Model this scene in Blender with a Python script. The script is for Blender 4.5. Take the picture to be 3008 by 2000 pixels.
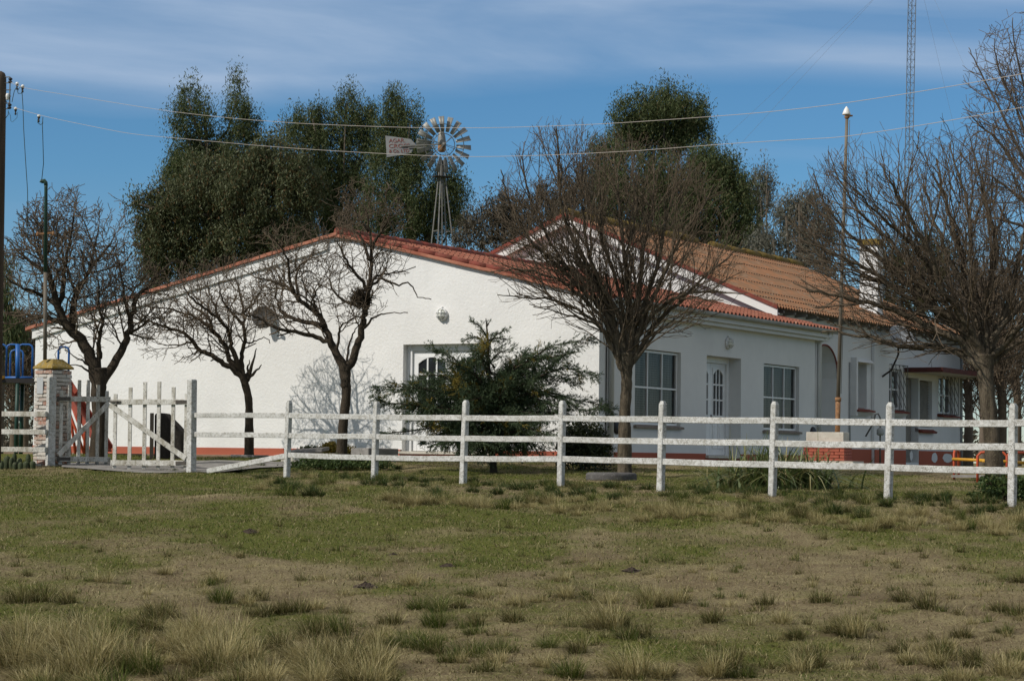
import bpy, math, random
import numpy as np
from math import sin, cos, pi, radians as R_
from mathutils import Vector

# ------------------------------------------------------------------ camera, sky, sun, exposure
SC = bpy.context.scene
for o in list(bpy.data.objects): bpy.data.objects.remove(o)
COL = SC.collection
FPX, IW, IH = 6350.0, 3008.0, 2000.0
PITCH, ROLL = R_(3.05), .0125
FWD = np.array([0, cos(PITCH), sin(PITCH)])
_u = np.cross([1, 0, 0], FWD)
RGT = np.array([1, 0, 0]) * cos(ROLL) + _u * sin(ROLL)
UPV = np.cross(RGT, FWD)
cam_d = bpy.data.cameras.new("camera"); cam = bpy.data.objects.new("camera", cam_d); COL.objects.link(cam)
cam_d.sensor_width = 36; cam_d.lens = FPX * 36 / IW; cam_d.clip_end = 8000; cam_d.clip_start = .1
from mathutils import Matrix
cam.matrix_world = Matrix([[RGT[i], UPV[i], -FWD[i], 0] for i in range(3)] + [[0, 0, 0, 1]])
SC.camera = cam
SUN_AZ, SUN_EL = R_(61), R_(38)            # azimuth measured to the left of straight back
SV = np.array([-sin(SUN_AZ) * cos(SUN_EL), -cos(SUN_AZ) * cos(SUN_EL), sin(SUN_EL)])   # towards the sun
sd = bpy.data.lights.new("sun", 'SUN'); sd.energy = 3.5; sd.angle = R_(.5); sd.color = (1, .95, .87)
sun = bpy.data.objects.new("sun", sd); COL.objects.link(sun); sun.location = (0, 0, 60)
sun.rotation_euler = Vector(SV).to_track_quat('Z', 'Y').to_euler()
W = bpy.data.worlds.new("World"); SC.world = W; W.use_nodes = True
wn, wl = W.node_tree.nodes, W.node_tree.links
wn.clear()
sky = wn.new('ShaderNodeTexSky'); sky.sky_type = 'NISHITA'; sky.sun_disc = False
sky.sun_elevation = SUN_EL; sky.sun_rotation = math.atan2(SV[0], SV[1])
sky.air_density = 1.0; sky.dust_density = .15; sky.ozone_density = 4.0; sky.altitude = 900
bg = wn.new('ShaderNodeBackground'); bg.inputs[1].default_value = .083
wo = wn.new('ShaderNodeOutputWorld')
# thin cirrus in the sky: streaks by direction
tc = wn.new('ShaderNodeTexCoord'); sep = wn.new('ShaderNodeSeparateXYZ'); wl.new(tc.outputs['Generated'], sep.inputs[0])
def wmath(op, a, b=None, c=None):
    n = wn.new('ShaderNodeMath'); n.operation = op
    for i, v in enumerate((a, b, c)):
        if v is None: continue
        if isinstance(v, (int, float)): n.inputs[i].default_value = v
        else: wl.new(v, n.inputs[i])
    return n.outputs[0]
cz = wmath('ADD', sep.outputs[2], wmath('MULTIPLY', sep.outputs[0], .05))
cmb = wn.new('ShaderNodeCombineXYZ'); wl.new(wmath('MULTIPLY', sep.outputs[0], 4.2), cmb.inputs[0])
wl.new(wmath('MULTIPLY', sep.outputs[1], 2.), cmb.inputs[1]); wl.new(wmath('MULTIPLY', cz, 27.), cmb.inputs[2])
nz = wn.new('ShaderNodeTexNoise'); nz.inputs['Scale'].default_value = 1.0; nz.inputs['Detail'].default_value = 6; nz.inputs['Roughness'].default_value = .52; nz.inputs['Distortion'].default_value = .4
wl.new(cmb.outputs[0], nz.inputs['Vector'])
nb = wn.new('ShaderNodeTexNoise'); nb.inputs['Scale'].default_value = .55; nb.inputs['Detail'].default_value = 2
wl.new(cmb.outputs[0], nb.inputs['Vector'])
def ramp(v, stops, interp='LINEAR'):
    n = wn.new('ShaderNodeValToRGB'); n.color_ramp.interpolation = interp
    e = n.color_ramp.elements
    for i, (p, c) in enumerate(stops):
        if i < 2: e[i].position = p; e[i].color = (c, c, c, 1)
        else: x = e.new(p); x.color = (c, c, c, 1)
    wl.new(v, n.inputs[0]); return n.outputs[0]
wob = wmath('MULTIPLY', wmath('SUBTRACT', nb.outputs[0], .5), .05)
band = ramp(wmath('ADD', sep.outputs[2], wob), [(.160, 0), (.172, 1), (.32, 1), (.40, .6)])
nf = wn.new('ShaderNodeTexNoise'); nf.inputs['Scale'].default_value = 2.3; nf.inputs['Detail'].default_value = 7; nf.inputs['Roughness'].default_value = .6
wl.new(cmb.outputs[0], nf.inputs['Vector'])
streak = wmath('MULTIPLY', ramp(nz.outputs[0], [(.34, .22), (.66, 1)]), wmath('ADD', .62, wmath('MULTIPLY', nf.outputs[0], .75)))
cov = wmath('MULTIPLY', wmath('MULTIPLY', band, streak), .84)
low = wmath('MULTIPLY', ramp(nz.outputs[0], [(.55, 0), (.8, 1)]), .18)
cov = wmath('MAXIMUM', cov, low)
mixc = wn.new('ShaderNodeMix'); mixc.data_type = 'RGBA'
tint = wn.new('ShaderNodeMix'); tint.data_type = 'RGBA'; tint.blend_type = 'MULTIPLY'; tint.inputs[0].default_value = 1
wl.new(sky.outputs[0], tint.inputs[6]); tr_ = wn.new('ShaderNodeValToRGB'); te = tr_.color_ramp.elements; te[0].position = 0; te[0].color = (.92, .95, .98, 1); te[1].position = .13; te[1].color = (.58, .90, 1.05, 1)
wl.new(sep.outputs[2], tr_.inputs[0]); wl.new(tr_.outputs[0], tint.inputs[7])
wl.new(cov, mixc.inputs[0]); wl.new(tint.outputs[2], mixc.inputs[6]); mixc.inputs[7].default_value = (4.7, 6.1, 8.2, 1)
# unseen cirrus overhead, added and whitened to lift and neutralise the ambient light
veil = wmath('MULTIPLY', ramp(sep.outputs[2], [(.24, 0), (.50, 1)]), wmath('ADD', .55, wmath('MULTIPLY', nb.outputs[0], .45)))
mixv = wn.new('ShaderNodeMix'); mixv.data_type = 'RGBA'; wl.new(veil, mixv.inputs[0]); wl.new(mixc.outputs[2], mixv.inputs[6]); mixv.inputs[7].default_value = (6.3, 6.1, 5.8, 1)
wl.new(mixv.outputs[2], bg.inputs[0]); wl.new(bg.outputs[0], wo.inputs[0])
SC.view_settings.view_transform = 'Standard'; SC.view_settings.look = 'None'; SC.view_settings.exposure = 0; SC.view_settings.gamma = 1
SC.render.engine = 'CYCLES'; SC.cycles.max_bounces = 6; SC.cycles.transparent_max_bounces = 12

# ------------------------------------------------------------------ projection helpers: a photo point -> a point in the place
def ray(x, y): return FWD + RGT * ((x - IW / 2) / FPX) + UPV * ((IH / 2 - y) / FPX)
def at(x, y, Y): d = ray(x, y); return d * (Y / d[1])
_gy = [-60, 13, 14.4, 17, 20, 24, 27.1, 30, 34, 37, 39, 41.5, 44, 60, 300, 4000]
_gz = [-1.5, -1.5, -1.5, -1.32, -1.09, -.76, -.57, -.50, -.44, -.41, -.365, -.22, -.11, -.13, -.4, -3]
def gz(Y): return float(np.interp(Y, _gy, _gz))
def gp(x, y):
    """photo point on the ground -> place"""
    d = ray(x, y); lo = None
    ts = np.linspace(10, 120, 1500)
    for t in ts:
        p = d * (t / d[1])
        if p[2] <= gz(t): return p
    return d * (60 / d[1])
TH = R_(30)
UL = np.array([-cos(TH), sin(TH), 0]); UR = np.array([sin(TH), cos(TH), 0])
C0 = at(1757, 1345, 43.0)
def Lw(a, b, z): p = C0 + UL * a + UR * b; return (p[0], p[1], z)     # house coordinates: along the front, along the side, height

# ------------------------------------------------------------------ mesh helpers
ORI = {}
def tag(o, label=None, cat=None, group=None, kind=None):
    if label: o['label'] = label
    if cat: o['category'] = cat
    if group: o['group'] = group
    if kind: o['kind'] = kind
    return o
def empty(name, loc, label, cat, group=None):
    o = bpy.data.objects.new(name, None); COL.objects.link(o); o.location = loc; o.empty_display_size = .2
    ORI[o.name] = np.array(loc, float); return tag(o, label, cat, group)
def link_mesh(name, verts, faces, mat, parent=None, smooth=False, loc=None, mats=None, midx=None):
    v = np.asarray(verts, float).reshape(-1, 3)
    if parent is not None: org = ORI[parent.name]
    elif loc is not None: org = np.array(loc, float)
    else: org = np.zeros(3)
    v = v - org
    me = bpy.data.meshes.new(name)
    if isinstance(faces, np.ndarray):
        n, k = faces.shape
        me.vertices.add(len(v)); me.vertices.foreach_set("co", v.astype(np.float32).ravel())
        me.loops.add(n * k); me.loops.foreach_set("vertex_index", faces.astype(np.int32).ravel())
        me.polygons.add(n); me.polygons.foreach_set("loop_start", np.arange(0, n * k, k, dtype=np.int32))
        me.update(calc_edges=True)
    else:
        me.from_pydata(v.tolist(), [], faces)
    if smooth: me.polygons.foreach_set("use_smooth", np.ones(len(me.polygons), dtype=bool))
    for m in (mats or [mat]): me.materials.append(m)
    if midx is not None: me.polygons.foreach_set("material_index", np.asarray(midx, np.int32))
    me.update()
    o = bpy.data.objects.new(name, me); COL.objects.link(o)
    if parent is not None: o.parent = parent
    else: o.location = org
    ORI[o.name] = org
    return o
class MB:
    def __init__(s): s.v = []; s.f = []
    def add(s, vs, fs):
        k = len(s.v); s.v += [tuple(map(float, p)) for p in vs]; s.f += [tuple(i + k for i in f) for f in fs]; return s
    def hexa(s, p):   # 8 points: bottom 4 ccw, top 4
        return s.add(p, [(3, 2, 1, 0), (4, 5, 6, 7), (0, 1, 5, 4), (1, 2, 6, 5), (2, 3, 7, 6), (3, 0, 4, 7)])
    def hbox(s, a0, a1, b0, b1, z0, z1):   # in house axes
        return s.hexa([Lw(a1, b0, z0), Lw(a0, b0, z0), Lw(a0, b1, z0), Lw(a1, b1, z0), Lw(a1, b0, z1), Lw(a0, b0, z1), Lw(a0, b1, z1), Lw(a1, b1, z1)])
    def box(s, c, sx, sy, sz, rz=0, tilt=(0, 0), jit=0):
        c = np.array(c, float); P = []
        for z in (-.5, .5):
            for x, y in ((-.5, -.5), (.5, -.5), (.5, .5), (-.5, .5)):
                X, Y, Z = x * sx, y * sy, z * sz
                if jit: X += random.uniform(-jit, jit); Y += random.uniform(-jit, jit); Z += random.uniform(-jit, jit)
                Z += X * tilt[0] + Y * tilt[1]
                P.append((c[0] + X * cos(rz) - Y * sin(rz), c[1] + X * sin(rz) + Y * cos(rz), c[2] + Z))
        return s.hexa(P)
    def bar(s, p0, p1, w, h, up=(0, 0, 1), bev=0):
        """box-section bar from p0 to p1, w sideways, h along up"""
        p0 = np.array(p0, float); p1 = np.array(p1, float); d = p1 - p0; d /= np.linalg.norm(d)
        sdir = np.cross(d, up); sdir /= np.linalg.norm(sdir); u = np.cross(sdir, d)
        if not bev:
            q = [(-w / 2, -h / 2), (w / 2, -h / 2), (w / 2, h / 2), (-w / 2, h / 2)]
        else:
            b = bev
            q = [(-w/2+b, -h/2), (w/2-b, -h/2), (w/2, -h/2+b), (w/2, h/2-b), (w/2-b, h/2), (-w/2+b, h/2), (-w/2, h/2-b), (-w/2, -h/2+b)]
        n = len(q)
        vs = [p0 + sdir * x + u * y for x, y in q] + [p1 + sdir * x + u * y for x, y in q]
        fs = [(i, (i + 1) % n, n + (i + 1) % n, n + i) for i in range(n)] + [tuple(range(n - 1, -1, -1)), tuple(range(n, 2 * n))]
        return s.add(vs, fs)
    def tube(s, path, rad, n=8, cap=True):
        P = [np.array(p, float) for p in path]; m = len(P)
        if isinstance(rad, (int, float)): rad = [rad] * m
        vs = []; ref = None
        for i in range(m):
            d = P[min(i + 1, m - 1)] - P[max(i - 1, 0)]; d /= (np.linalg.norm(d) + 1e-9)
            if ref is None:
                ref = np.cross(d, (0, 0, 1) if abs(d[2]) < .9 else (1, 0, 0))
            ref = ref - d * np.dot(ref, d); ref /= (np.linalg.norm(ref) + 1e-9); q = np.cross(d, ref)
            for k in range(n):
                t = 2 * pi * k / n; vs.append(P[i] + (ref * cos(t) + q * sin(t)) * rad[i])
        fs = [(i * n + k, i * n + (k + 1) % n, (i + 1) * n + (k + 1) % n, (i + 1) * n + k) for i in range(m - 1) for k in range(n)]
        if cap: fs += [tuple(range(n - 1, -1, -1)), tuple(range((m - 1) * n, m * n))]
        return s.add(vs, fs)
    def lathe(s, c, prof, n=14, axis=(0, 0, 1)):
        ax = np.array(axis, float); ax /= np.linalg.norm(ax)
        r = np.cross(ax, (0, 0, 1) if abs(ax[2]) < .9 else (1, 0, 0)); r /= np.linalg.norm(r); q = np.cross(ax, r)
        c = np.array(c, float); vs = []
        for rr, h in prof:
            for k in range(n):
                t = 2 * pi * k / n; vs.append(c + ax * h + (r * cos(t) + q * sin(t)) * max(rr, 1e-4))
        m = len(prof)
        fs = [(i * n + k, i * n + (k + 1) % n, (i + 1) * n + (k + 1) % n, (i + 1) * n + k) for i in range(m - 1) for k in range(n)]
        fs += [tuple(range(n - 1, -1, -1)), tuple(range((m - 1) * n, m * n))]
        return s.add(vs, fs)
    def build(s, name, mat, parent=None, smooth=False, loc=None):
        return link_mesh(name, s.v, s.f, mat, parent, smooth, loc)
def bevel(o, w=.008, seg=2):
    m = o.modifiers.new("bevel", 'BEVEL'); m.width = w; m.segments = seg; m.limit_method = 'ANGLE'; m.angle_limit = R_(40); return o

# ------------------------------------------------------------------ materials
def mat(name, col=(.5, .5, .5), rough=.8, metal=0, spec=.3):
    m = bpy.data.materials.new(name); m.use_nodes = True
    b = m.node_tree.nodes['Principled BSDF']
    b.inputs['Base Color'].default_value = (*col, 1); b.inputs['Roughness'].default_value = rough
    b.inputs['Metallic'].default_value = metal; b.inputs['Specular IOR Level'].default_value = spec
    return m
class N:
    """node builder on a material"""
    def __init__(s, m): s.m = m; s.t = m.node_tree; s.b = s.t.nodes['Principled BSDF']; s._c = None
    def new(s, t): return s.t.nodes.new(t)
    def lk(s, a, b): s.t.links.new(a, b)
    def coord(s, scale=(1, 1, 1)):
        if s._c is None: s._c = s.new('ShaderNodeTexCoord')
        mp = s.new('ShaderNodeMapping'); mp.inputs['Scale'].default_value = scale; s.lk(s._c.outputs['Object'], mp.inputs[0]); return mp.outputs[0]
    def noise(s, scale, detail=4, rough=.55, sc=(1, 1, 1), dist=0):
        n = s.new('ShaderNodeTexNoise'); n.inputs['Scale'].default_value = scale; n.inputs['Detail'].default_value = detail
        n.inputs['Roughness'].default_value = rough; n.inputs['Distortion'].default_value = dist; s.lk(s.coord(sc), n.inputs['Vector']); return n.outputs[0]
    def ramp(s, v, stops):
        n = s.new('ShaderNodeValToRGB'); e = n.color_ramp.elements
        for i, (p, c) in enumerate(stops):
            if not isinstance(c, tuple): c = (c, c, c)
            x = e[i] if i < 2 else e.new(p)
            x.position = p; x.color = (*c, 1)
        s.lk(v, n.inputs[0]); return n.outputs[0]
    def mix(s, f, a, b, mode='MIX'):
        n = s.new('ShaderNodeMix'); n.data_type = 'RGBA'; n.blend_type = mode
        for v, i in ((f, 0), (a, 6), (b, 7)):
            if isinstance(v, (int, float)): n.inputs[i].default_value = v
            elif isinstance(v, tuple): n.inputs[i].default_value = (*v, 1)
            else: s.lk(v, n.inputs[i])
        return n.outputs[2]
    def math(s, op, a, b=0):
        n = s.new('ShaderNodeMath'); n.operation = op
        for i, v in enumerate((a, b)):
            if isinstance(v, (int, float)): n.inputs[i].default_value = v
            else: s.lk(v, n.inputs[i])
        return n.outputs[0]
    def island(s): return s.new('ShaderNodeNewGeometry').outputs['Random Per Island']
    def col(s, v): s.lk(v, s.b.inputs['Base Color']); return s
    def bump(s, h, strength=.5, dist=.02):
        n = s.new('ShaderNodeBump'); n.inputs['Strength'].default_value = strength; n.inputs['Distance'].default_value = dist
        s.lk(h, n.inputs['Height']); s.lk(n.outputs[0], s.b.inputs['Normal']); return s
def m_plaster(name, base, bumpd=.012, sc=26):
    m = mat(name, base, .9, spec=.15); n = N(m)
    st = n.noise(.7, 6, .65); st2 = n.noise(3.2, 7, .7, (1, 1, .16))
    c = n.mix(n.ramp(st, [(.35, 0), (.66, 1)]), base, tuple(x * .90 for x in base))
    c = n.mix(n.ramp(st2, [(.56, 0), (.78, .35)]), c, tuple(x * .8 for x in base))
    n.col(c).bump(n.noise(sc, 3, .6, dist=.3), .75, bumpd); return m
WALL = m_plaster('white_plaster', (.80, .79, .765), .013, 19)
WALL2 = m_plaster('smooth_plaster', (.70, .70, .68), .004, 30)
TRIM = m_plaster('white_trim', (.74, .73, .70), .003, 40)
PLINTH = m_plaster('red_plinth', (.40, .115, .07), .006, 22)
def m_noise2(name, c1, c2, scale=6, rough=.85, bumpd=.01, lo=.35, hi=.65, sc=(1, 1, 1), spec=.25, metal=0, c3=None):
    m = mat(name, c1, rough, metal, spec); n = N(m); t = n.noise(scale, 7, .6, sc)
    c = n.mix(n.ramp(t, [(lo, 0), (hi, 1)]), c1, c2)
    if c3: c = n.mix(n.ramp(n.noise(scale * 3.1, 5, .7), [(.55, 0), (.68, 1)]), c, c3)
    n.col(c)
    if bumpd: n.bump(n.noise(scale * 4, 5, .65, sc), .6, bumpd)
    return m
TILE = m_noise2('terracotta_tile', (.31, .112, .068), (.20, .068, .045), 3, .85, .01, c3=(.36, .22, .15))
TILE_DK = m_noise2('dark_red_tile', (.22, .05, .035), (.15, .045, .03), 4, .8, .01, c3=(.2, .1, .06))
TILE_LT = m_noise2('orange_verge', (0.420, 0.181, 0.117), (0.302, 0.103, 0.063), 2.5, .85, .008)
CORR = m_noise2('corrugated_sheet', (.285, .135, .068), (.185, .115, .07), 2.1, .92, .004, .40, .60, c3=(.25, .20, .15))
RIDGE = m_noise2('lichen_ridge', (.20, .14, .035), (.13, .085, .025), 6, .95, .02, c3=(.28, .20, .04))
CHIM = m_plaster('chimney_plaster', (.80, .79, .77), .004, 30)
GALV = m_noise2('grey_gutter', (.42, .43, .42), (.30, .31, .30), 4, .6, .002)
def m_paintwood():
    m = mat('weathered_white_paint', (.7, .7, .68), .85, spec=.2); n = N(m)
    d1 = n.noise(17, 8, .72, (1, 1, 1.3)); d2 = n.noise(62, 6, .7); d3 = n.noise(2.6, 5, .65)
    c = n.mix(n.ramp(d3, [(.32, 0), (.66, 1)]), (.66, .65, .625), (.46, .455, .425))
    c = n.mix(n.ramp(d1, [(.46, 0), (.62, .85)]), c, (.30, .285, .245))
    c = n.mix(n.math('MULTIPLY', n.ramp(d2, [(.52, 0), (.59, 1)]), n.ramp(n.noise(4.5, 5, .7, (1, 1, 1.5)), [(.42, .08), (.62, 1)])), c, (.13, .115, .09))
    n.col(c).bump(d2, .6, .006); return m
PWOOD = m_paintwood()
def m_paintwood2():
    m = mat('worn_gate_paint', (.5, .48, .42), .9, spec=.15); n = N(m)
    d1 = n.noise(7, 8, .7, (1, 1, .4)); d2 = n.noise(30, 6, .7)
    c = n.mix(n.ramp(d1, [(.40, 0), (.64, 1)]), (.62, .60, .55), (.30, .275, .215))
    c = n.mix(n.ramp(d2, [(.55, 0), (.64, 1)]), c, (.13, .115, .09))
    n.col(c).bump(d2, .6, .006); return m
GWOOD = m_paintwood2()
BARK = m_noise2('dark_bark', (.070, .054, .038), (.042, .033, .024), 14, .95, .05, .35, .65, (1, 1, .25), .1, c3=(.10, .085, .06))
BARK2 = m_noise2('grey_bark', (.14, .112, .08), (.06, .048, .034), 13, .95, .06, .38, .6, (1, 1, .22), .1, c3=(.19, .165, .10))
TWIG = m_noise2('brown_twigs', (.155, .118, .082), (.10, .078, .056), 8, .95, 0, spec=.1)
TWIG_P = m_noise2('pale_twigs', (.17, .135, .105), (.12, .095, .075), 8, .95, 0, spec=.1)
EUTRUNK = m_noise2('eucalyptus_bark', (.12, .10, .075), (.06, .05, .04), 5, .95, .02)
def m_leaf(name, stops, rough=.6, spec=.25, transl=.25):
    m = mat(name, stops[0][1], rough, 0, spec); n = N(m)
    c = n.ramp(n.island(), stops); n.col(c)
    if transl:
        tr = n.new('ShaderNodeBsdfTranslucent'); mx = n.new('ShaderNodeMixShader'); mx.inputs[0].default_value = transl
        n.lk(c, tr.inputs[0]); out = [x for x in n.t.nodes if x.type == 'OUTPUT_MATERIAL'][0]
        n.lk(n.b.outputs[0], mx.inputs[1]); n.lk(tr.outputs[0], mx.inputs[2]); n.lk(mx.outputs[0], out.inputs[0])
    return m
EU_G = m_leaf('eucalyptus_leaves', [(0, (0.039, 0.057, 0.020)), (.5, (0.076, 0.099, 0.035)), (.85, (0.112, 0.135, 0.053)), (1, (0.117, 0.092, 0.038))])
EU_B = m_leaf('brownish_eucalyptus_leaves', [(0, (0.047, 0.054, 0.021)), (.4, (0.079, 0.091, 0.037)), (.88, (0.138, 0.152, 0.080)), (.90, (0.126, 0.081, 0.033)), (1, (0.148, 0.087, 0.034))])
EU_GREY = m_leaf('grey_eucalyptus_leaves', [(0, (0.083, 0.086, 0.064)), (.6, (0.149, 0.149, 0.116)), (1, (0.187, 0.171, 0.132))])
EU_BR = m_leaf('dry_brown_foliage', [(0, (.06, .052, .036)), (.6, (.10, .085, .06)), (1, (.13, .11, .08))])
PINE = m_leaf('olive_foliage', [(0, (.045, .05, .018)), (.6, (.085, .085, .03)), (1, (.12, .105, .04))])
CONIF = m_leaf('juniper_needles', [(0, (.038, .060, .025)), (.6, (.068, .098, .046)), (.9, (.10, .135, .072)), (1, (.13, .16, .095))], transl=.25)
CONIF_Y = m_leaf('yellowing_needles', [(0, (.16, .13, .02)), (1, (.24, .17, .03))])
HEDGE = m_leaf('bush_leaves', [(0, (.020, .028, .010)), (.8, (.042, .055, .017)), (1, (.10, .11, .03))], .45, .4)
YELB = m_leaf('yellow_bush_leaves', [(0, (.10, .10, .02)), (.5, (.22, .17, .025)), (1, (.32, .20, .03))])
STRAP = m_leaf('strap_leaves', [(0, (.06, .088, .026)), (.70, (.14, .18, .06)), (1, (.38, .32, .14))], .4, .4)
GR_S = m_leaf('straw_grass', [(0, (.20, .165, .065)), (.5, (.44, .37, .17)), (1, (.64, .55, .31))], .8, .15, .3)
GR_L = m_leaf('dry_litter', [(0, (.12, .10, .045)), (.6, (.22, .185, .09)), (1, (.38, .325, .18))], .9, .1, .1)
GR_O = m_leaf('olive_grass', [(0, (.045, .040, .013)), (.6, (.10, .088, .028)), (1, (.27, .22, .10))], .8, .15, .3)
GR_G = m_leaf('green_grass', [(0, (.038, .062, .010)), (.6, (.092, .130, .022)), (1, (.20, .205, .05))], .7, .2, .3)
GR_D = m_leaf('deep_green_weeds', [(0, (.03, .055, .015)), (.7, (.06, .095, .026)), (1, (.10, .12, .035))], .6, .25, .25)
CACT = m_noise2('cactus_skin', (.055, .07, .03), (.03, .042, .018), 9, .7, .01, c3=(.16, .15, .09))
BRICKW = None
def m_brick_island(name, stops, rough=.9):
    m = mat(name, stops[0][1], rough, spec=.15); n = N(m)
    c = n.ramp(n.island(), stops); st = n.noise(16, 7, .7)
    c = n.mix(n.ramp(st, [(.42, 0), (.62, .75)]), c, (.50, .47, .42))
    c = n.mix(n.ramp(n.noise(34, 5, .7), [(.58, 0), (.66, .9)]), c, (.20, .17, .14))
    n.col(c).bump(n.noise(45, 5, .65), .7, .012); return m
BRICKW = m_brick_island('whitewashed_brick', [(0, (.60, .57, .52)), (.5, (.50, .46, .41)), (.72, (.42, .30, .24)), (.86, (.36, .16, .10)), (1, (.30, .12, .08))])
BRICKR = m_noise2('red_painted_brick', (.42, .115, .07), (.32, .085, .055), 9, .8, .01)
LICHEN = m_noise2('lichen_mortar', (.34, .22, .04), (.22, .17, .07), 9, .95, .02, c3=(.42, .38, .28))
MORTAR = m_noise2('pale_mortar', (.40, .37, .32), (.27, .25, .21), 12, .95, .02)
CONC = m_noise2('concrete', (.27, .255, .235), (.18, .17, .155), 5, .95, .012, c3=(.33, .31, .28))
CONCW = m_noise2('pale_render', (.62, .58, .50), (.50, .46, .39), 5, .9, .008, c3=(.42, .36, .30))
SILL = m_noise2('sill_stone', (.26, .22, .18), (.18, .15, .13), 8, .8, .004)
RUST = m_noise2('rusty_iron', (.34, .17, .075), (.20, .11, .06), 9, .9, .01, c3=(.5, .34, .2))
POLE_M = m_noise2('weathered_pole', (.19, .165, .13), (.12, .10, .078), 6, .8, .004, sc=(1, 1, .2))
UPOLE = m_noise2('dark_wood_pole', (.10, .072, .052), (.06, .045, .035), 9, .95, .015, sc=(1, 1, .12))
STEEL = m_noise2('grey_steel', (.21, .205, .19), (.13, .125, .115), 5, .65, .002, metal=.2)
BLADE = m_noise2('galvanised_blade', (.30, .295, .27), (.20, .20, .19), 2.5, .5, .002, metal=.25, c3=(.36, .33, .28))
VANE = m_noise2('vane_sheet', (.23, .235, .235), (.17, .175, .18), 2, .6, .002, c3=(.19, .185, .165))
LETTER = mat('faded_red_lettering', (.20, .075, .065), .8)
DARKIRON = mat('dark_iron', (.035, .03, .028), .6, .2)
HINGE = m_noise2('black_iron_strap', (.06, .055, .05), (.10, .085, .07), 12, .8, .003)
PORC = mat('white_porcelain', (.80, .78, .74), .25, spec=.5)
WIRE_M = mat('pale_cable', (.44, .39, .35), .6)
WIRE_D = mat('green_black_cable', (.035, .06, .055), .6)
GREEN_P = m_noise2('green_paint', (.018, .06, .042), (.014, .042, .034), 6, .5, .002, spec=.4)
BLUE_P = m_noise2('blue_paint', (.02, .13, .42), (.018, .10, .32), 5, .45, .002, spec=.4)
RED_P = m_noise2('red_paint', (.34, .070, .038), (.25, .05, .03), 4, .5, .003, spec=.4)
ORANGE_P = m_noise2('orange_red_paint', (.50, .09, .035), (.38, .065, .03), 4, .5, .003)
YEL_P = m_noise2('yellow_paint', (.62, .33, .025), (.5, .25, .03), 4, .5, .003)
RUBBER = m_noise2('tyre_rubber', (.11, .105, .10), (.075, .07, .068), 8, .9, .004, c3=(.2, .19, .175))
GREYW = m_noise2('grey_old_wood', (.045, .038, .03), (.028, .024, .02), 7, .95, .02, sc=(1, 1, .25), c3=(.07, .06, .05))
BRNW = m_noise2('brown_old_wood', (.20, .165, .12), (.13, .105, .08), 7, .95, .01, sc=(1, 1, .25))
GLASS_D = mat('dark_glass', (.02, .022, .025), .05, spec=.6)
GLASS = mat('window_glass', (.02, .025, .028), .03, spec=.7)
GLASS.node_tree.nodes['Principled BSDF'].inputs['Alpha'].default_value = .34
CURT = m_noise2('net_curtain', (.19, .18, .16), (.075, .07, .062), 7, .95, 0, sc=(6, 6, .3))
WHITE_P = m_noise2('white_gloss_paint', (.78, .78, .77), (.70, .70, .69), 3, .4, .001, spec=.4)
GREY_PL = mat('grey_plate', (.42, .43, .43), .6)
DISH_M = m_noise2('grey_dish', (.30, .31, .32), (.22, .23, .24), 3, .5, .001)
LAMPG = mat('lamp_glass', (.62, .63, .55), .15, spec=.5)
BLACKP = mat('black_plastic', (.02, .02, .022), .5)
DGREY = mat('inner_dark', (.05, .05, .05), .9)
SOIL_M = m_noise2('dark_soil_clod', (.07, .05, .037), (.045, .034, .026), 12, 1, .03)
WHEATW = m_noise2('grey_brown_door', (.24, .22, .19), (.18, .17, .15), 5, .8, .003)

# ------------------------------------------------------------------ ground
FA = np.array([-3.81, 36.9]); FB = np.array([6.28, 27.1]); FD = (FB - FA) / np.linalg.norm(FB - FA); FN = np.array([-FD[1], FD[0]])
rng = np.random.default_rng(7)
def vnoise(x, y, scale, seed):
    r = np.random.default_rng(seed).random((256, 256)); u = np.asarray(x) / scale + 100; v = np.asarray(y) / scale + 37
    iu = np.floor(u).astype(int); iv = np.floor(v).astype(int); fu = u - iu; fv = v - iv; fu = fu * fu * (3 - 2 * fu); fv = fv * fv * (3 - 2 * fv)
    q = lambda a, b: r[a % 256, b % 256]
    return (q(iu, iv) * (1 - fu) + q(iu + 1, iv) * fu) * (1 - fv) + (q(iu, iv + 1) * (1 - fu) + q(iu + 1, iv + 1) * fu) * fv
def green_cover(x, y):
    """share of living turf on the ground, 0 bare soil .. 1 green"""
    n = .26 * vnoise(x, y * .8, 2.6, 1) + .30 * vnoise(x, y * .7, 1.0, 2) + .26 * vnoise(x, y * .7, .45, 3) + .18 * vnoise(x, y * .7, .22, 4)
    yy = y + 3 * (vnoise(x, y, 4.0, 5) - .5)
    z = np.interp(yy, [13, 17, 20, 22, 23.5, 26, 30, 45], [.40, .40, .46, .55, .70, .66, .60, .66]) + np.clip(-x * .022, -.05, .15)
    d = (x - FA[0]) * FN[0] + (y - FA[1]) * FN[1]
    z = z - .30 * np.clip(1 - np.abs(d + .35) / 1.5, 0, 1) * np.clip((x + 3) / 4, 0, 1)
    return np.clip((z + 1.5 * (n - .5) - .5) * 1.7 + .5, 0, 1)
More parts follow.
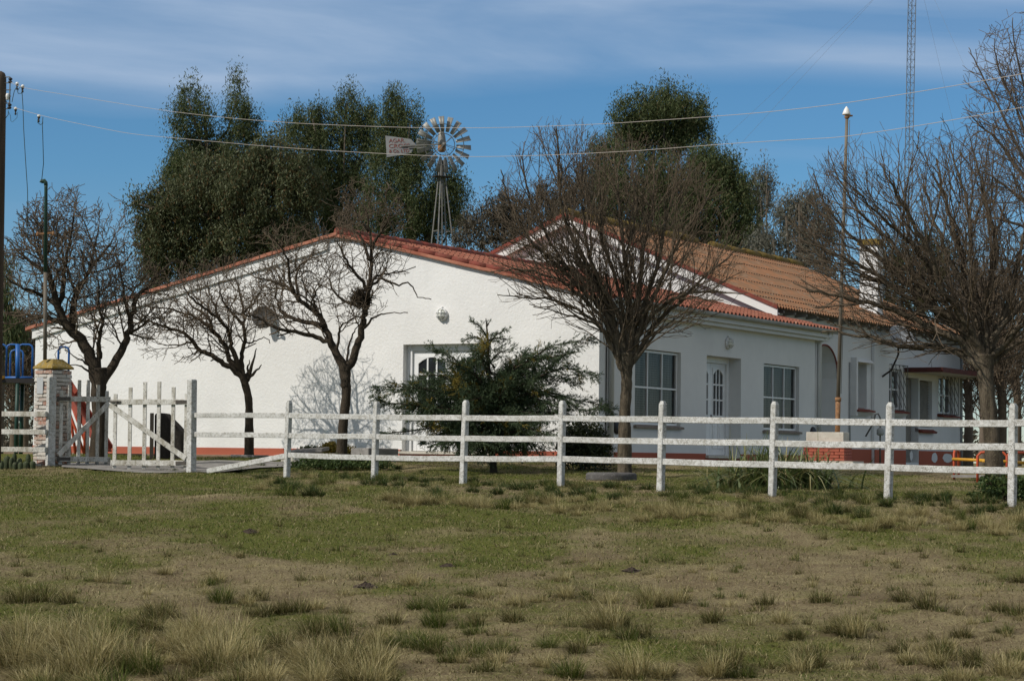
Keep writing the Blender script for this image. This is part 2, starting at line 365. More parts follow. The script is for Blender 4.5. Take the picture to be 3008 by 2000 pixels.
def m_ground():
    m = mat('field', (.2, .17, .1), .95, spec=.1); n = N(m)
    sp = n.new('ShaderNodeSeparateXYZ'); n.lk(n.coord(), sp.inputs[0])
    at_ = n.new('ShaderNodeAttribute'); at_.attribute_name = 'cover'
    big = n.noise(.45, 4, .6); mid = n.noise(1.5, 7, .7, (.7, 1.2, 1)); fine = n.noise(26, 6, .75); fine2 = n.noise(60, 4, .7)
    yw = n.math('ADD', sp.outputs[1], n.math('MULTIPLY', n.math('SUBTRACT', big, .5), 3.0))
    zone = n.new('ShaderNodeMapRange'); zone.inputs[1].default_value = 10; zone.inputs[2].default_value = 50; n.lk(yw, zone.inputs[0])
    xg = n.new('ShaderNodeMapRange'); xg.inputs[1].default_value = 1.5; xg.inputs[2].default_value = -5.5; n.lk(n.math('ADD', sp.outputs[0], n.math('MULTIPLY', n.math('SUBTRACT', mid, .5), 3)), xg.inputs[0])
    zr = n.ramp(zone.outputs[0], [(.0, .34), (.18, .36), (.28, .42), (.36, .66), (.42, .66), (.46, .48), (.6, .60), (.8, .62), (1, .6)])
    gsum = n.math('ADD', zr, n.math('MULTIPLY', xg.outputs[0], .22))
    g = n.math('ADD', gsum, n.math('MULTIPLY', n.math('SUBTRACT', mid, .5), 1.3))
    gmask = n.ramp(n.math('ADD', n.math('ADD', n.math('MULTIPLY', at_.outputs['Fac'], .75), n.math('MULTIPLY', n.math('SUBTRACT', fine, .5), 1.5)), n.math('MULTIPLY', n.math('SUBTRACT', mid, .5), .7)), [(.26, 0), (.70, 1)])
    soil = n.mix(n.ramp(fine, [(.35, 0), (.65, 1)]), (.100, .072, .042), (.225, .168, .100))
    smask = n.ramp(n.math('ADD', n.math('MULTIPLY', fine2, .8), n.math('MULTIPLY', mid, .5)), [(.58, 0), (.76, .8)])
    c = n.mix(smask, soil, (.37, .32, .165))
    gr = n.mix(n.ramp(fine2, [(.36, 0), (.64, 1)]), (.052, .070, .011), (.175, .178, .042))
    c = n.mix(gmask, c, gr)
    n.col(c).bump(n.math('ADD', fine, n.math('MULTIPLY', fine2, .5)), .9, .035); return m
GROUND = m_ground()
def gnoise(x, y):
    return .03 * np.sin(x * 1.3 + .7 * np.sin(y * .9)) * np.cos(y * 1.1 + 1) + .018 * np.sin(x * 3.1 + y * 2.3) + .012 * np.sin(5.3 * x - 4.1 * y)
_far = [15, 17, 20, 26, 36, 55, 90, 160, 320, 700, 1600, 4000]
gx = np.concatenate([-np.array(_far[::-1], float), np.arange(-14, 14.01, .12), np.array(_far, float)])
gy = np.concatenate([[-60, -20, -5, 2, 6, 9], np.arange(11, 48.01, .11), [49, 51, 54, 58, 64, 72, 84, 100, 130, 180, 260, 400, 700, 1400, 4000]])
XX, YY = np.meshgrid(gx, gy)
def ground_z(x, y):
    x = np.asarray(x, float); y = np.asarray(y, float)
    fade = np.clip((48 - y) / 4, 0, 1) * np.clip((15 - np.abs(x)) / 2, 0, 1) * np.clip((y - 9) / 3, 0, 1)
    return np.interp(y, _gy, _gz) + gnoise(x, y) * fade * .8
ZZ = ground_z(XX, YY) + rng.normal(0, .006, XX.shape) * (YY < 48) * (np.abs(XX) < 14.1)
nxg, nyg = len(gx), len(gy)
ii, jj = np.meshgrid(np.arange(nxg - 1), np.arange(nyg - 1)); q = (jj * nxg + ii).ravel()
gv = np.stack([XX.ravel(), YY.ravel(), ZZ.ravel()], 1)
gro = tag(link_mesh('ground', gv, np.stack([q, q + 1, q + nxg + 1, q + nxg], 1), GROUND, smooth=True), kind='structure')
gat = gro.data.attributes.new('cover', 'FLOAT', 'POINT'); gat.data.foreach_set('value', green_cover(gv[:, 0], gv[:, 1]).astype(np.float32))
def gnd(x, y): return (float(x), float(y), float(ground_z(x, y)))
def gpx(px, py): p = gp(px, py); return gnd(p[0], p[1])

# concrete path inside the gate
pv = []; pf = []
near = [gp(180, 1381), gp(420, 1389), gp(640, 1390), gp(760, 1381), gp(860, 1373), gp(1010, 1366)]
far_ = [gp(190, 1362), gp(420, 1362), gp(640, 1361), gp(780, 1359), gp(900, 1357), gp(1030, 1354)]
for i in range(6):
    for t in np.linspace(0, 1, 7):
        p = near[i] * (1 - t) + far_[i] * t; g = gnd(p[0], p[1]); pv.append((g[0], g[1], g[2] + .035))
for i in range(5):
    for k in range(6): a = i * 7 + k; pf.append((a, a + 7, a + 8, a + 1))
tag(link_mesh('path', pv, pf, CONC, smooth=True), kind='structure')
# low earth kerb of the bed along the front wall
M = MB()
M.hbox(6.2, 14.6, -1.25, -1.13, -.35, -.055)
tag(bevel(M.build('kerb', m_noise2('brown_kerb', (.24, .17, .115), (.17, .12, .085), 6, .95, .01)), .015), kind='structure')

# ------------------------------------------------------------------ the house
house = empty('farmhouse', Lw(6, 6, -.1), 'long white plastered farmhouse with red plinth and tiled gable roofs', 'house')
def wall_strips(P, us, zb, ztop, holes, depth_default=.2):
    """P(u, z, w) -> point; outer face at w = 0; holes: dict(u0,u1,z0,z1 or f(u),d)"""
    m = MB(); us = sorted(set(round(u, 4) for u in us + [h['u0'] for h in holes] + [h['u1'] for h in holes] + [u for h in holes for u in h.get('us', [])]))
    for ua, ub in zip(us[:-1], us[1:]):
        um = (ua + ub) / 2; hs = sorted([h for h in holes if h['u0'] < um < h['u1']], key=lambda h: h['z0'])
        ca, cb = zb, zb
        for h in hs:
            t = h['z1'] if callable(h['z1']) else (lambda u, z=h['z1']: z)
            if h['z0'] > max(ca, cb) + .001:
                m.add([P(ua, ca, 0), P(ub, cb, 0), P(ub, h['z0'], 0), P(ua, h['z0'], 0)], [(0, 1, 2, 3)])
            ca, cb = t(ua), t(ub); d = h.get('d', depth_default)
            m.add([P(ua, ca, 0), P(ub, cb, 0), P(ub, cb, d), P(ua, ca, d)], [(0, 1, 2, 3)])
            m.add([P(ua, h['z0'], 0), P(ub, h['z0'], 0), P(ub, h['z0'], d), P(ua, h['z0'], d)], [(3, 2, 1, 0)])
            if abs(ua - h['u0']) < .002: m.add([P(ua, h['z0'], 0), P(ua, ca, 0), P(ua, ca, d), P(ua, h['z0'], d)], [(0, 1, 2, 3)])
            if abs(ub - h['u1']) < .002: m.add([P(ub, h['z0'], 0), P(ub, cb, 0), P(ub, cb, d), P(ub, h['z0'], d)], [(3, 2, 1, 0)])
        m.add([P(ua, ca, 0), P(ub, cb, 0), P(ub, ztop(ub), 0), P(ua, ztop(ua), 0)], [(0, 1, 2, 3)])
    return m
AE = 14.86; AP = 6.29; AB = 11.74               # annex: left end, apex, length
def zr_annex(a): return 4.66 - .233 * (AP - a) if a < AP else 4.66 - .215 * (a - AP)
front_holes = [dict(u0=2.50, u1=4.64, z0=.06, z1=2.30, d=.26)]
PF = lambda u, z, w: Lw(u, w, z)
m = wall_strips(PF, [0, AP, AE], .10, zr_annex, front_holes)
m.add([Lw(AE, 0, -.3), Lw(AE, AB, -.3), Lw(AE, AB, zr_annex(AE)), Lw(AE, 0, zr_annex(AE))], [(0, 1, 2, 3)])
m.add([Lw(0, AB, -.3), Lw(AE, AB, -.3), Lw(AE, AB, zr_annex(AE)), Lw(AP, AB, zr_annex(AP)), Lw(0, AB, zr_annex(0))], [(0, 1, 2, 3, 4)])
m.build('front_wall', WALL, house)
side_holes = [dict(u0=1.59, u1=3.77, z0=.66, z1=2.245, d=.16), dict(u0=5.08, u1=6.93, z0=.05, z1=2.26, d=.42), dict(u0=8.22, u1=10.36, z0=.66, z1=2.215, d=.16)]
PS = lambda u, z, w: Lw(w, u, z)
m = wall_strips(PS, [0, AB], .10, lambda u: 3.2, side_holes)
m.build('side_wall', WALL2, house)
# plinths, a few mm proud
M = MB()
for a0, a1 in ((-.012, 2.46), (4.68, AE)): M.hbox(a0, a1, -.014, .03, -.4, .10)
M.hbox(2.46, 4.68, -.02, .03, -.4, .035)
for b0, b1 in ((.03, 5.04), (6.97, AB)): M.hbox(-.014, .03, b0, b1, -.4, .10)
M.hbox(-.02, .03, 5.04, 6.97, -.4, .03)
M.build('plinth', PLINTH, house)
# pale footing strip showing under the plinth
M = MB(); M.hbox(-.02, AE, -.07, -.02, -.4, -.075)
M.build('footing', CONCW, house)
# cornice bands under the left slope
M = MB()
def slope_bar(M, a0, a1, fz, b0, b1, dz0, dz1):
    P = []
    for dz in (dz0, dz1):
        P += [Lw(a1, b0, fz(a1) + dz), Lw(a0, b0, fz(a0) + dz), Lw(a0, b1, fz(a0) + dz), Lw(a1, b1, fz(a1) + dz)]
    M.hexa(P)
slope_bar(M, AP + .3, AE + .06, zr_annex, -.055, -.003, -.22, -.03)
slope_bar(M, AP + .3, AE + .08, zr_annex, -.075, -.003, -.03, .0)
M.build('cornice', TRIM, house)
# annex roof: barrel tiled right slope, plain left slope
def corrugated(afun, b0, b1, rows, wl, amp, z_of_a, thick=.012, seg=8, step=.018):
    """sheets laid in rows from eave to ridge; each row a wavy slab overlapping the one below"""
    nb = int((b1 - b0) / wl * seg); bs = np.linspace(b0, b1, nb + 1); w = amp * np.cos(bs * 2 * pi / wl)
    V = []; F = []
    for r in range(rows):
        a_lo = afun(r) ; a_hi = afun(r + 1.06)
        lift = step
        k = len(V)
        lower = [(a_lo, lift), (a_hi, 0)]
        for off in (0, -thick):
            for (a, dz) in lower:
                base = z_of_a(a) + dz + off
                for b, ww in zip(bs, w): V.append(Lw(a, b, base + ww))
        n = nb + 1
        for i in range(nb):
            F.append((k + i, k + i + 1, k + n + i + 1, k + n + i))
            F.append((k + 2 * n + i, k + 3 * n + i, k + 3 * n + i + 1, k + 2 * n + i + 1))
            F.append((k + i, k + 2 * n + i, k + 2 * n + i + 1, k + i + 1))
        for (x, y) in ((0, 1),):
            F.append((k, k + n, k + 3 * n, k + 2 * n)); F.append((k + n - 1, k + 3 * n - 1, k + 4 * n - 1, k + 2 * n + n - 1))
    return V, F
ze = -.33
V, F = corrugated(lambda r: ze + r * (AP - ze) / 9, -.06, AB + .55, 9, .21, .032, lambda a: zr_annex(a) + .075, seg=8, step=.02)
roof = link_mesh('annex_roof', V, F, TILE, house, smooth=False)
M = MB(); slope_bar(M, AP, AE + .22, zr_annex, -.10, AB, .004, .06); M.build('annex_roof', TILE_LT, house)
M = MB(); slope_bar(M, ze + .06, AP, zr_annex, -.02, AB, -.02, .03); M.build('roof_deck', WHEATW, roof)
# verge: pale lower tile strip and dark roll above, laid in lengths with small steps
M = MB(); M2 = MB()
na = 16
for i in range(na):
    a0 = -.30 + i * (AP + .36) / na; a1 = -.30 + (i + 1.04) * (AP + .36) / na; jz = random.Random(i).uniform(-.008, .008)
    slope_bar(M, a0, a1, zr_annex, -.11, .10, -.03 + jz, .04 + jz)
    p0 = np.array(Lw(a0, -.02, zr_annex(a0) + .07 + jz)); p1 = np.array(Lw(a1, -.02, zr_annex(a1) + .07 + jz)); M2.tube([p0, p1], [.062, .056], 10)
bevel(M.build('verge_tiles', TILE_LT, roof), .012); M2.build('verge_roll', TILE_DK, roof, True)
M = MB()
for i in range(26):
    a0 = AP + i * (AE + .2 - AP) / 26; a1 = AP + (i + 1.05) * (AE + .2 - AP) / 26
    slope_bar(M, a0, a1, zr_annex, -.12, .06, .01, .075 + .008 * (i % 2))
M.build('verge_tiles', TILE_LT, roof)
M = MB()
for i in range(22): M.tube([Lw(AP, i * .55 - .1, 4.735), Lw(AP, i * .55 + .5, 4.728)], [.105, .098], 10)
M.build('ridge_tiles', TILE_DK, roof, True)
# eave: fascia mouldings, gutter, brackets
M = MB(); M.hbox(-.24, .0, -.04, AB + .1, 2.98, 3.02); M.hbox(-.28, -.24, -.045, AB + .1, 2.98, 3.10); M.hbox(-.20, -.003, -.035, AB + .09, 2.90, 2.975)
M.build('eave_fascia', WALL2, house)
M = MB(); prof = []
Pg = []
for b in (-.08, AB + .62):
    for k in range(13):
        t = pi + pi * k / 12; Pg.append(Lw(-.365 + .075 * cos(t), b, 3.165 + .085 * sin(t)))
    for k in range(12, -1, -1):
        t = pi + pi * k / 12; Pg.append(Lw(-.365 + .069 * cos(t), b, 3.165 + .079 * sin(t)))
n = 26
M.add(Pg, [(i, (i + 1) % n, n + (i + 1) % n, n + i) for i in range(n)] + [tuple(range(n - 1, -1, -1)), tuple(range(n, 2 * n))])
gut = M.build('gutter', GALV, house)
M = MB()
M.tube([Lw(-.34, .32, 3.08), Lw(-.2, .36, 2.92), Lw(-.07, .42, 2.80), Lw(-.065, .42, -.1)], .055, 10)
M.build('downpipe', WALL2, house, True)
M = MB(); M.tube([Lw(-.02, .28, 2.9), Lw(-.02, .28, .1)], .012, 6); M.build('cable', DARKIRON, house)
M = MB(); M.tube([Lw(-.34, AB - .2, 3.08), Lw(-.06, AB - .22, 2.84), Lw(-.05, AB - .22, -.1)], .05, 10); M.build('downpipe', WALL2, house, True); M = MB(); M.tube([Lw(-.012, AB - .36, 2.9), Lw(-.012, AB - .36, .1)], .012, 6)
M.build('downpipe', WALL2, house, True)

def pane_grid(P, u0, u1, z0, z1, w, cols, rows, fr, mu, arch=0, depth=.05):
    """frame + muntins as a mesh in a wall plane, with arched head if arch > 0. returns (frame MB, pane MB)"""
    f = MB(); g = MB()
    def b(ua, ub, za, zb, wa=w - depth / 2, wb=w + depth / 2):
        f.hexa([P(ua, za, wa), P(ub, za, wa), P(ub, za, wb), P(ua, za, wb), P(ua, zb, wa), P(ub, zb, wa), P(ub, zb, wb), P(ua, zb, wb)])
    b(u0, u0 + fr, z0, z1); b(u1 - fr, u1, z0, z1); b(u0 + fr, u1 - fr, z0, z0 + fr)
    if not arch: b(u0 + fr, u1 - fr, z1 - fr, z1)
    else:
        k = 12; c = (u0 + u1) / 2; hw = (u1 - u0) / 2 - fr
        for i in range(k):
            ua = u0 + fr + 2 * hw * i / k; ub = u0 + fr + 2 * hw * (i + 1) / k
            fa = z1 - fr - arch * ((ua - c) / hw) ** 2; fb = z1 - fr - arch * ((ub - c) / hw) ** 2
            wa, wb = w - depth / 2, w + depth / 2
            f.hexa([P(ua, fa, wa), P(ub, fb, wa), P(ub, fb, wb), P(ua, fa, wb), P(ua, z1, wa), P(ub, z1, wa), P(ub, z1, wb), P(ua, z1, wb)])
    iu0, iu1, iz0, iz1 = u0 + fr, u1 - fr, z0 + fr, z1 - fr
    for i in range(1, cols):
        u = iu0 + (iu1 - iu0) * i / cols; hw = (iu1 - iu0) / 2
        top = iz1 - (arch * ((u - (iu0 + iu1) / 2) / hw) ** 2 if arch else 0)
        b(u - mu / 2, u + mu / 2, iz0, top, w - depth * .4, w + depth * .4)
    for j in range(1, rows):
        z = iz0 + (iz1 - iz0) * j / rows; b(iu0, iu1, z - mu / 2, z + mu / 2, w - depth * .36, w + depth * .36)
    g.add([P(iu0, iz0, w + .004), P(iu1, iz0, w + .004), P(iu1, iz1, w + .004), P(iu0, iz1, w + .004)], [(0, 1, 2, 3)])
    return f, g
def curtain(P, u0, u1, z0, z1, w, name, parent, gap=0):
    V = []; F = []; n = 60
    for i in range(n + 1):
        u = u0 + (u1 - u0) * i / n; ww = w + .03 * sin(i * 1.35) + .015 * sin(i * .53)
        V += [P(u, z0, ww), P(u, z1, ww)]
    for i in range(n):
        if gap and (abs(i / n - gap) < .05 or abs(i / n - .72) < .035): continue
        F.append((2 * i, 2 * i + 2, 2 * i + 3, 2 * i + 1))
    return link_mesh(name, V, F, CURT, parent, True)
# side windows
for (u0, u1, z0, z1) in ((1.59, 3.77, .66, 2.245), (8.22, 10.36, .66, 2.215)):
    f, g = pane_grid(PS, u0 + .02, u1 - .02, z0 + .02, z1 - .015, .10, 3, 2, .045, .032)
    w_ = f.build('window', WHITE_P, house); g.build('pane', GLASS, w_)
    curtain(PS, u0 + .02, u1 - .02, z0 + .02, z1 - .02, .24, 'curtain', w_, .36)
    # horizontal bars of the insect guard
    M = MB()
    for k in range(30):
        z = z0 + .08 + k * (z1 - z0 - .14) / 29; M.bar(PS(u0 + .06, z, .125), PS(u1 - .06, z, .125), .0035, .0035)
    M.build('guard_wires', GALV, w_)
    M = MB(); M.hexa([PS(u0 - .05, z0 - .055, -.07), PS(u1 + .05, z0 - .055, -.07), PS(u1 + .05, z0 - .055, .1), PS(u0 - .05, z0 - .055, .1), PS(u0 - .05, z0 - .01, -.07), PS(u1 + .05, z0 - .01, -.07), PS(u1 + .05, z0 + .02, .1), PS(u0 - .05, z0 + .02, .1)])
    M.build('sill', SILL, w_)
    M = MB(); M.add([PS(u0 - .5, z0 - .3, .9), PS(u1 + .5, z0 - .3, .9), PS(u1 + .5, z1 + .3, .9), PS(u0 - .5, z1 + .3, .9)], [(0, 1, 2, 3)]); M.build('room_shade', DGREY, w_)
def door_leaf(P, u0, u1, z0, z1, w, parent, split=.42, handle=None):
    d = MB()
    zs = z0 + (z1 - z0) * split
    f, g = pane_grid(P, u0 + .10, u1 - .10, zs, z1 - .10, w - .012, 3, 3, .03, .035, .13, .05)
    def b(ua, ub, za, zb, wa, wb): d.hexa([P(ua, za, wa), P(ub, za, wa), P(ub, za, wb), P(ua, za, wb), P(ua, zb, wa), P(ub, zb, wa), P(ub, zb, wb), P(ua, zb, wb)])
    b(u0, u0 + .102, z0, z1, w - .02, w + .02); b(u1 - .102, u1, z0, z1, w - .02, w + .02); b(u0 + .102, u1 - .102, z1 - .102, z1, w - .02, w + .02)
    b(u0 + .102, u1 - .102, z0, zs + .002, w - .014, w + .02)
    # two raised panels low on the leaf
    c = (u0 + u1) / 2
    for ua, ub in ((u0 + .12, c - .03), (c + .03, u1 - .12)): b(ua, ub, z0 + .15, zs - .12, w - .032, w - .012); b(ua + .06, ub - .06, z0 + .24, zs - .2, w - .042, w - .03)
    dl = d.build('door_leaf', WHITE_P, parent); f.build('glazing_bars', WHITE_P, dl); g.build('pane', GLASS_D, dl)
    if handle is not None:
        h = MB(); h.tube([P(handle, zs - .06, w - .02), P(handle, zs - .06, w - .07), P(handle + .1, zs - .06, w - .07)], .011, 6); h.hexa([P(handle - .02, zs - .16, w - .03), P(handle + .02, zs - .16, w - .03), P(handle + .02, zs - .16, w - .02), P(handle - .02, zs - .16, w - .02), P(handle - .02, zs + .04, w - .03), P(handle + .02, zs + .04, w - .03), P(handle + .02, zs + .04, w - .02), P(handle - .02, zs + .04, w - .02)])
        h.build('handle', DARKIRON, dl)
def door_set(P, u0, u1, z0, z1, w, name, hand):
    fr = MB()
    for ua, ub, za, zb in ((u0, u0 + .13, z0, z1), (u1 - .13, u1, z0, z1), (u0 + .13, u1 - .13, z1 - .13, z1)):
        fr.hexa([P(ua, za, w - .07), P(ub, za, w - .07), P(ub, za, w + .05), P(ua, za, w + .05), P(ua, zb, w - .07), P(ub, zb, w - .07), P(ub, zb, w + .05), P(ua, zb, w + .05)])
    fo = bevel(fr.build(name, WHITE_P, house), .01)
    c = (u0 + u1) / 2
    door_leaf(P, u0 + .135, c - .004, z0 + .02, z1 - .135, w, fo)
    door_leaf(P, c + .004, u1 - .135, z0 + .02, z1 - .135, w, fo, handle=c + .05)
    M = MB(); M.hexa([P(u0 - .06, z0 - .045, -.09), P(u1 + .06, z0 - .045, -.09), P(u1 + .06, z0 - .045, w + .03), P(u0 - .06, z0 - .045, w + .03), P(u0 - .06, z0 + .008, -.09), P(u1 + .06, z0 + .008, -.09), P(u1 + .06, z0 + .012, w + .03), P(u0 - .06, z0 + .012, w + .03)])
    M.build('door_sill', CONCW, fo)
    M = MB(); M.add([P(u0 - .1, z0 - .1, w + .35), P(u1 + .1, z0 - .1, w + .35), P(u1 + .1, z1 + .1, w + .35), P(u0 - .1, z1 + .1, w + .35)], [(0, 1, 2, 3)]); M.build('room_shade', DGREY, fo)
door_set(PF, 2.50, 4.64, .06, 2.30, .22, 'front_door', 1)
door_set(PS, 5.08, 6.93, .05, 2.26, .36, 'side_door', 1)
for b0, z0 in ((11.22, .63), (.78, .63)):
    M = MB(); M.lathe(Lw(-.003, b0, z0), [(.17, 0), (.17, .02), (.14, .045), (.05, .05)], 18, -UL); M.build('vent_cover', BLACKP, house, True)

# main house behind: gable front, long side wall, corrugated roof
MA, MG, ME = 1.45, 11.74, 26.98                  # side wall offset, gable plane, far end
MR = 7.1
def zr_main(a): return 6.30 - .425 * abs(MR - a)
MAL = 2 * MR - MA
m = MB(); pts = [Lw(MA, MG + .004, 2.8), Lw(MAL, MG + .004, 2.8), Lw(MAL, MG + .004, zr_main(MAL)), Lw(MR, MG + .004, zr_main(MR)), Lw(MA, MG + .004, zr_main(MA))]
m.add(pts, [(0, 1, 2, 3, 4)])
m.add([Lw(MAL, MG, -.3), Lw(MAL, ME, -.3), Lw(MAL, ME, zr_main(MAL)), Lw(MAL, MG, zr_main(MAL))], [(0, 1, 2, 3)])
m.add([Lw(MA, ME, -.3), Lw(MAL, ME, -.3), Lw(MAL, ME, zr_main(MAL)), Lw(MR, ME, zr_main(MR)), Lw(MA, ME, zr_main(MA))], [(4, 3, 2, 1, 0)])
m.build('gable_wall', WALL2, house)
PM = lambda u, z, w: Lw(MA + w, u, z)
arc = lambda u: 2.18 + math.sqrt(max(0, .93 ** 2 - (u - 15.63) ** 2)) * .92
main_holes = [dict(u0=14.7, u1=16.56, z0=-.05, z1=arc, d=.75, us=list(np.linspace(14.7, 16.56, 17))),
              dict(u0=17.71, u1=18.75, z0=1.42, z1=2.66, d=.38), dict(u0=20.36, u1=21.58, z0=1.45, z1=2.62, d=.22),
              dict(u0=21.93, u1=23.02, z0=-.05, z1=2.42, d=.3), dict(u0=23.12, u1=24.22, z0=1.0, z1=2.38, d=.2), dict(u0=24.80, u1=26.14, z0=1.42, z1=2.58, d=.22)]
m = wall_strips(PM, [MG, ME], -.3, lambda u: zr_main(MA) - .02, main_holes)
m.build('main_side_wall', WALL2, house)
M = MB(); M.hbox(MA - .10, MA, 19.1, 20.28, -.3, 3.55); bevel(M.build('pilaster', WALL2, house), .02)
M = MB()
for b0, b1 in ((MG, 14.66), (16.6, 19.1), (20.28, 21.9), (23.05, ME)): M = MB(); M.hbox(MA - .018, MA + .01, b0, b1, -.4, .30); M.build('main_plinth', PLINTH, house) if b1 < ME else 0
M.build('main_plinth', PLINTH, house)
M = MB(); M.hbox(MA - .12, MA - .1, 19.1, 20.28, -.4, .30); M.build('main_plinth', PLINTH, house)
M = MB()
rr = random.Random(4)
for (b0, b1, z0, z1) in ((24.1, 24.7, -.05, .26), (25.1, 26.1, -.05, .24), (22.2, 22.5, .0, .3)):
    k = 14; vs = []
    for i in range(k):
        t = 2 * pi * i / k; vs.append(Lw(MA - .022, (b0 + b1) / 2 + (b1 - b0) / 2 * cos(t) * rr.uniform(.8, 1.05), (z0 + z1) / 2 + (z1 - z0) / 2 * sin(t) * rr.uniform(.85, 1.05)))
    M = MB(); M.add(vs, [tuple(range(k))]); M.build('peeled_plaster', WALL2, house)
# red rim of the arch and the porch door
M = MB(); us = np.linspace(14.7, 16.56, 25)
M.tube([Lw(MA - .012, u, arc(u) - .0) for u in us], .026, 6)
M.build('arch_rim', TILE_DK, house)
M = MB(); M.hbox(MA + .72, MA + .76, 14.4, 16.8, -.2, 3.3); M.build('porch_back_wall', WALL2, house)
M = MB(); M.hbox(MA + .66, MA + .71, 14.95, 15.95, -.05, 2.18); M.hbox(MA + .64, MA + .66, 15.05, 15.85, .1, 1.0); M.hbox(MA + .64, MA + .66, 15.05, 15.85, 1.15, 2.05); M.build('porch_door', WHITE_P, house)
# windows with brackets and tiled sills
def small_window(u0, u1, z0, z1, w, grille):
    f, g = pane_grid(PM, u0 + .01, u1 - .01, z0 + .01, z1 - .01, w, 2, 2, .06, .04)
    wo_ = f.build('window', WHITE_P, house); g.build('pane', GLASS_D, wo_)
    M = MB(); M.hexa([PM(u0 - .12, z0 - .10, -.22), PM(u1 + .12, z0 - .10, -.22), PM(u1 + .12, z0 - .05, .1), PM(u0 - .12, z0 - .05, .1), PM(u0 - .12, z0 - .06, -.22), PM(u1 + .12, z0 - .06, -.22), PM(u1 + .12, z0 + .02, .1), PM(u0 - .12, z0 + .02, .1)])
    s_ = M.build('tiled_sill', TILE_DK, wo_)
    M = MB(); M.hexa([PM(u0 - .06, z0 - .20, -.08), PM(u1 + .06, z0 - .20, -.08), PM(u1 + .06, z0 - .20, .0), PM(u0 - .06, z0 - .20, .0), PM(u0 - .09, z0 - .105, -.17), PM(u1 + .09, z0 - .105, -.17), PM(u1 + .09, z0 - .105, .0), PM(u0 - .09, z0 - .105, .0)])
    M.build('sill_moulding', WALL2, s_)
    if grille:
        M = MB(); W0 = -.16
        for k in range(5):
            u = u0 - .05 + (u1 - u0 + .1) * k / 4; M.tube([PM(u, z1 + .12, W0), PM(u + .0, z0 - .02, W0)], .011, 5)
        for k in range(9):
            s0 = -.9 + k * .32
            p = [(u0 - .05 + t * (u1 - u0 + .1), z1 + .1 - (s0 + t * 1.3)) for t in np.linspace(0, 1, 12)]
            p = [(u, z) for u, z in p if z0 < z < z1 + .12]
            if len(p) > 1: M.tube([PM(p[0][0], p[0][1], W0), PM(p[-1][0], p[-1][1], W0)], .010, 5)
        for zz in (z0, z1 + .1):
            M.tube([PM(u0 - .05, zz, W0), PM(u1 + .05, zz, W0)], .012, 5)
            for u in (u0 - .05, u1 + .05): M.tube([PM(u, zz, W0), PM(u, zz, .0)], .012, 5)
        M.build('grille', STEEL, wo_)
small_window(17.71, 18.75, 1.42, 2.66, .3, False); small_window(20.36, 21.58, 1.45, 2.62, .12, True); small_window(24.80, 26.14, 1.42, 2.58, .12, True)
M = MB(); M.hexa([PM(17.6, 2.68, -.16), PM(18.95, 2.68, -.16), PM(18.95, 2.68, 0), PM(17.6, 2.68, 0), PM(17.6, 2.78, -.05), PM(18.95, 2.78, -.05), PM(18.95, 2.78, 0), PM(17.6, 2.78, 0)]); M.hbox(MA - .16, MA, 17.55, 17.66, 1.2, 2.8); M.build('window_hood', WALL2, house)
M = MB(); M.hbox(MA + .22, MA + .27, 21.97, 22.98, -.05, 2.38); M.hbox(MA + .2, MA + .22, 22.1, 22.85, .15, 1.0); M.hbox(MA + .2, MA + .22, 22.1, 22.85, 1.15, 2.25); M.build('back_door', WHEATW, house)
M = MB(); M.hbox(MA + .12, MA + .16, 23.14, 24.2, 1.02, 2.36)
for k in range(16): M.hbox(MA + .10, MA + .12, 23.16, 24.18, 1.05 + k * .082, 1.05 + k * .082 + .045)
sh = M.build('shutter', WHEATW, house)
M = MB(); M.hexa([PM(23.02, .82, -.12), PM(24.32, .82, -.12), PM(24.32, .86, .1), PM(23.02, .86, .1), PM(23.02, .87, -.14), PM(24.32, .87, -.14), PM(24.32, .98, .1), PM(23.02, .98, .1)]); M.build('tiled_sill', TILE_DK, sh)
M = MB(); M.hbox(MA - 1.15, MA - .002, 21.75, 27.35, 2.56, 2.66); cn = M.build('canopy', WALL2, house)
M = MB(); M.hbox(MA - 1.18, MA - 1.152, 21.72, 27.38, 2.55, 2.69); M.hbox(MA - 1.18, MA - .003, 21.72, 21.747, 2.55, 2.69); M.hbox(MA - 1.15, MA - .003, 21.75, 27.35, 2.662, 2.69); M.build('canopy_edge', m_noise2('shaded_red_edge', (.10, .03, .025), (.07, .025, .02), 5, .8, .004), cn)  # edge red darkened in its colour to stand in for shade
M = MB(); M.tube([Lw(MA - .02, 26.9, 3.5), Lw(MA - .02, 26.9, -.2)], .045, 8); M.build('downpipe', GALV, house, True); M = MB(); M.tube([Lw(MA - .03, 17.4, 2.65), Lw(MA - .03, 17.4, -.2)], .028, 6); M.build('downpipe', GALV, house, True)
# main roof
er = 1.05
ov = .26
V, F = corrugated(lambda r: er + r * (MR - er) / 6, MG - ov, ME + .4, 6, .177, .034, lambda a: 6.33 - .425 * (MR - a), thick=.010, seg=10, step=.014)
nbolt = int((ME + .4 - (MG - ov)) / .177); nsheet = len(F); M = MB()
for r in range(6):  # dark bolts, also standing in for shadow dots at the sheet overlaps
    for off in ((.09, .62) if r in (0, 5) else (.09,)):
        a = er + (r + off) * (MR - er) / 6
        for k in range(nbolt):
            b_ = (math.ceil((MG - ov) / .177) + k) * .177
            if b_ < ME + .3: M.box(Lw(a, b_, 6.33 - .425 * (MR - a) + .05), .036, .036, .03)
F = list(F) + [tuple(i + len(V) for i in f) for f in M.f]; V = list(V) + M.v
mroof = link_mesh('main_roof', V, F, None, house, mats=[CORR, mat('bolt_shadow_dots', (.05, .025, .015), .8)], midx=[0] * nsheet + [1] * (len(F) - nsheet))
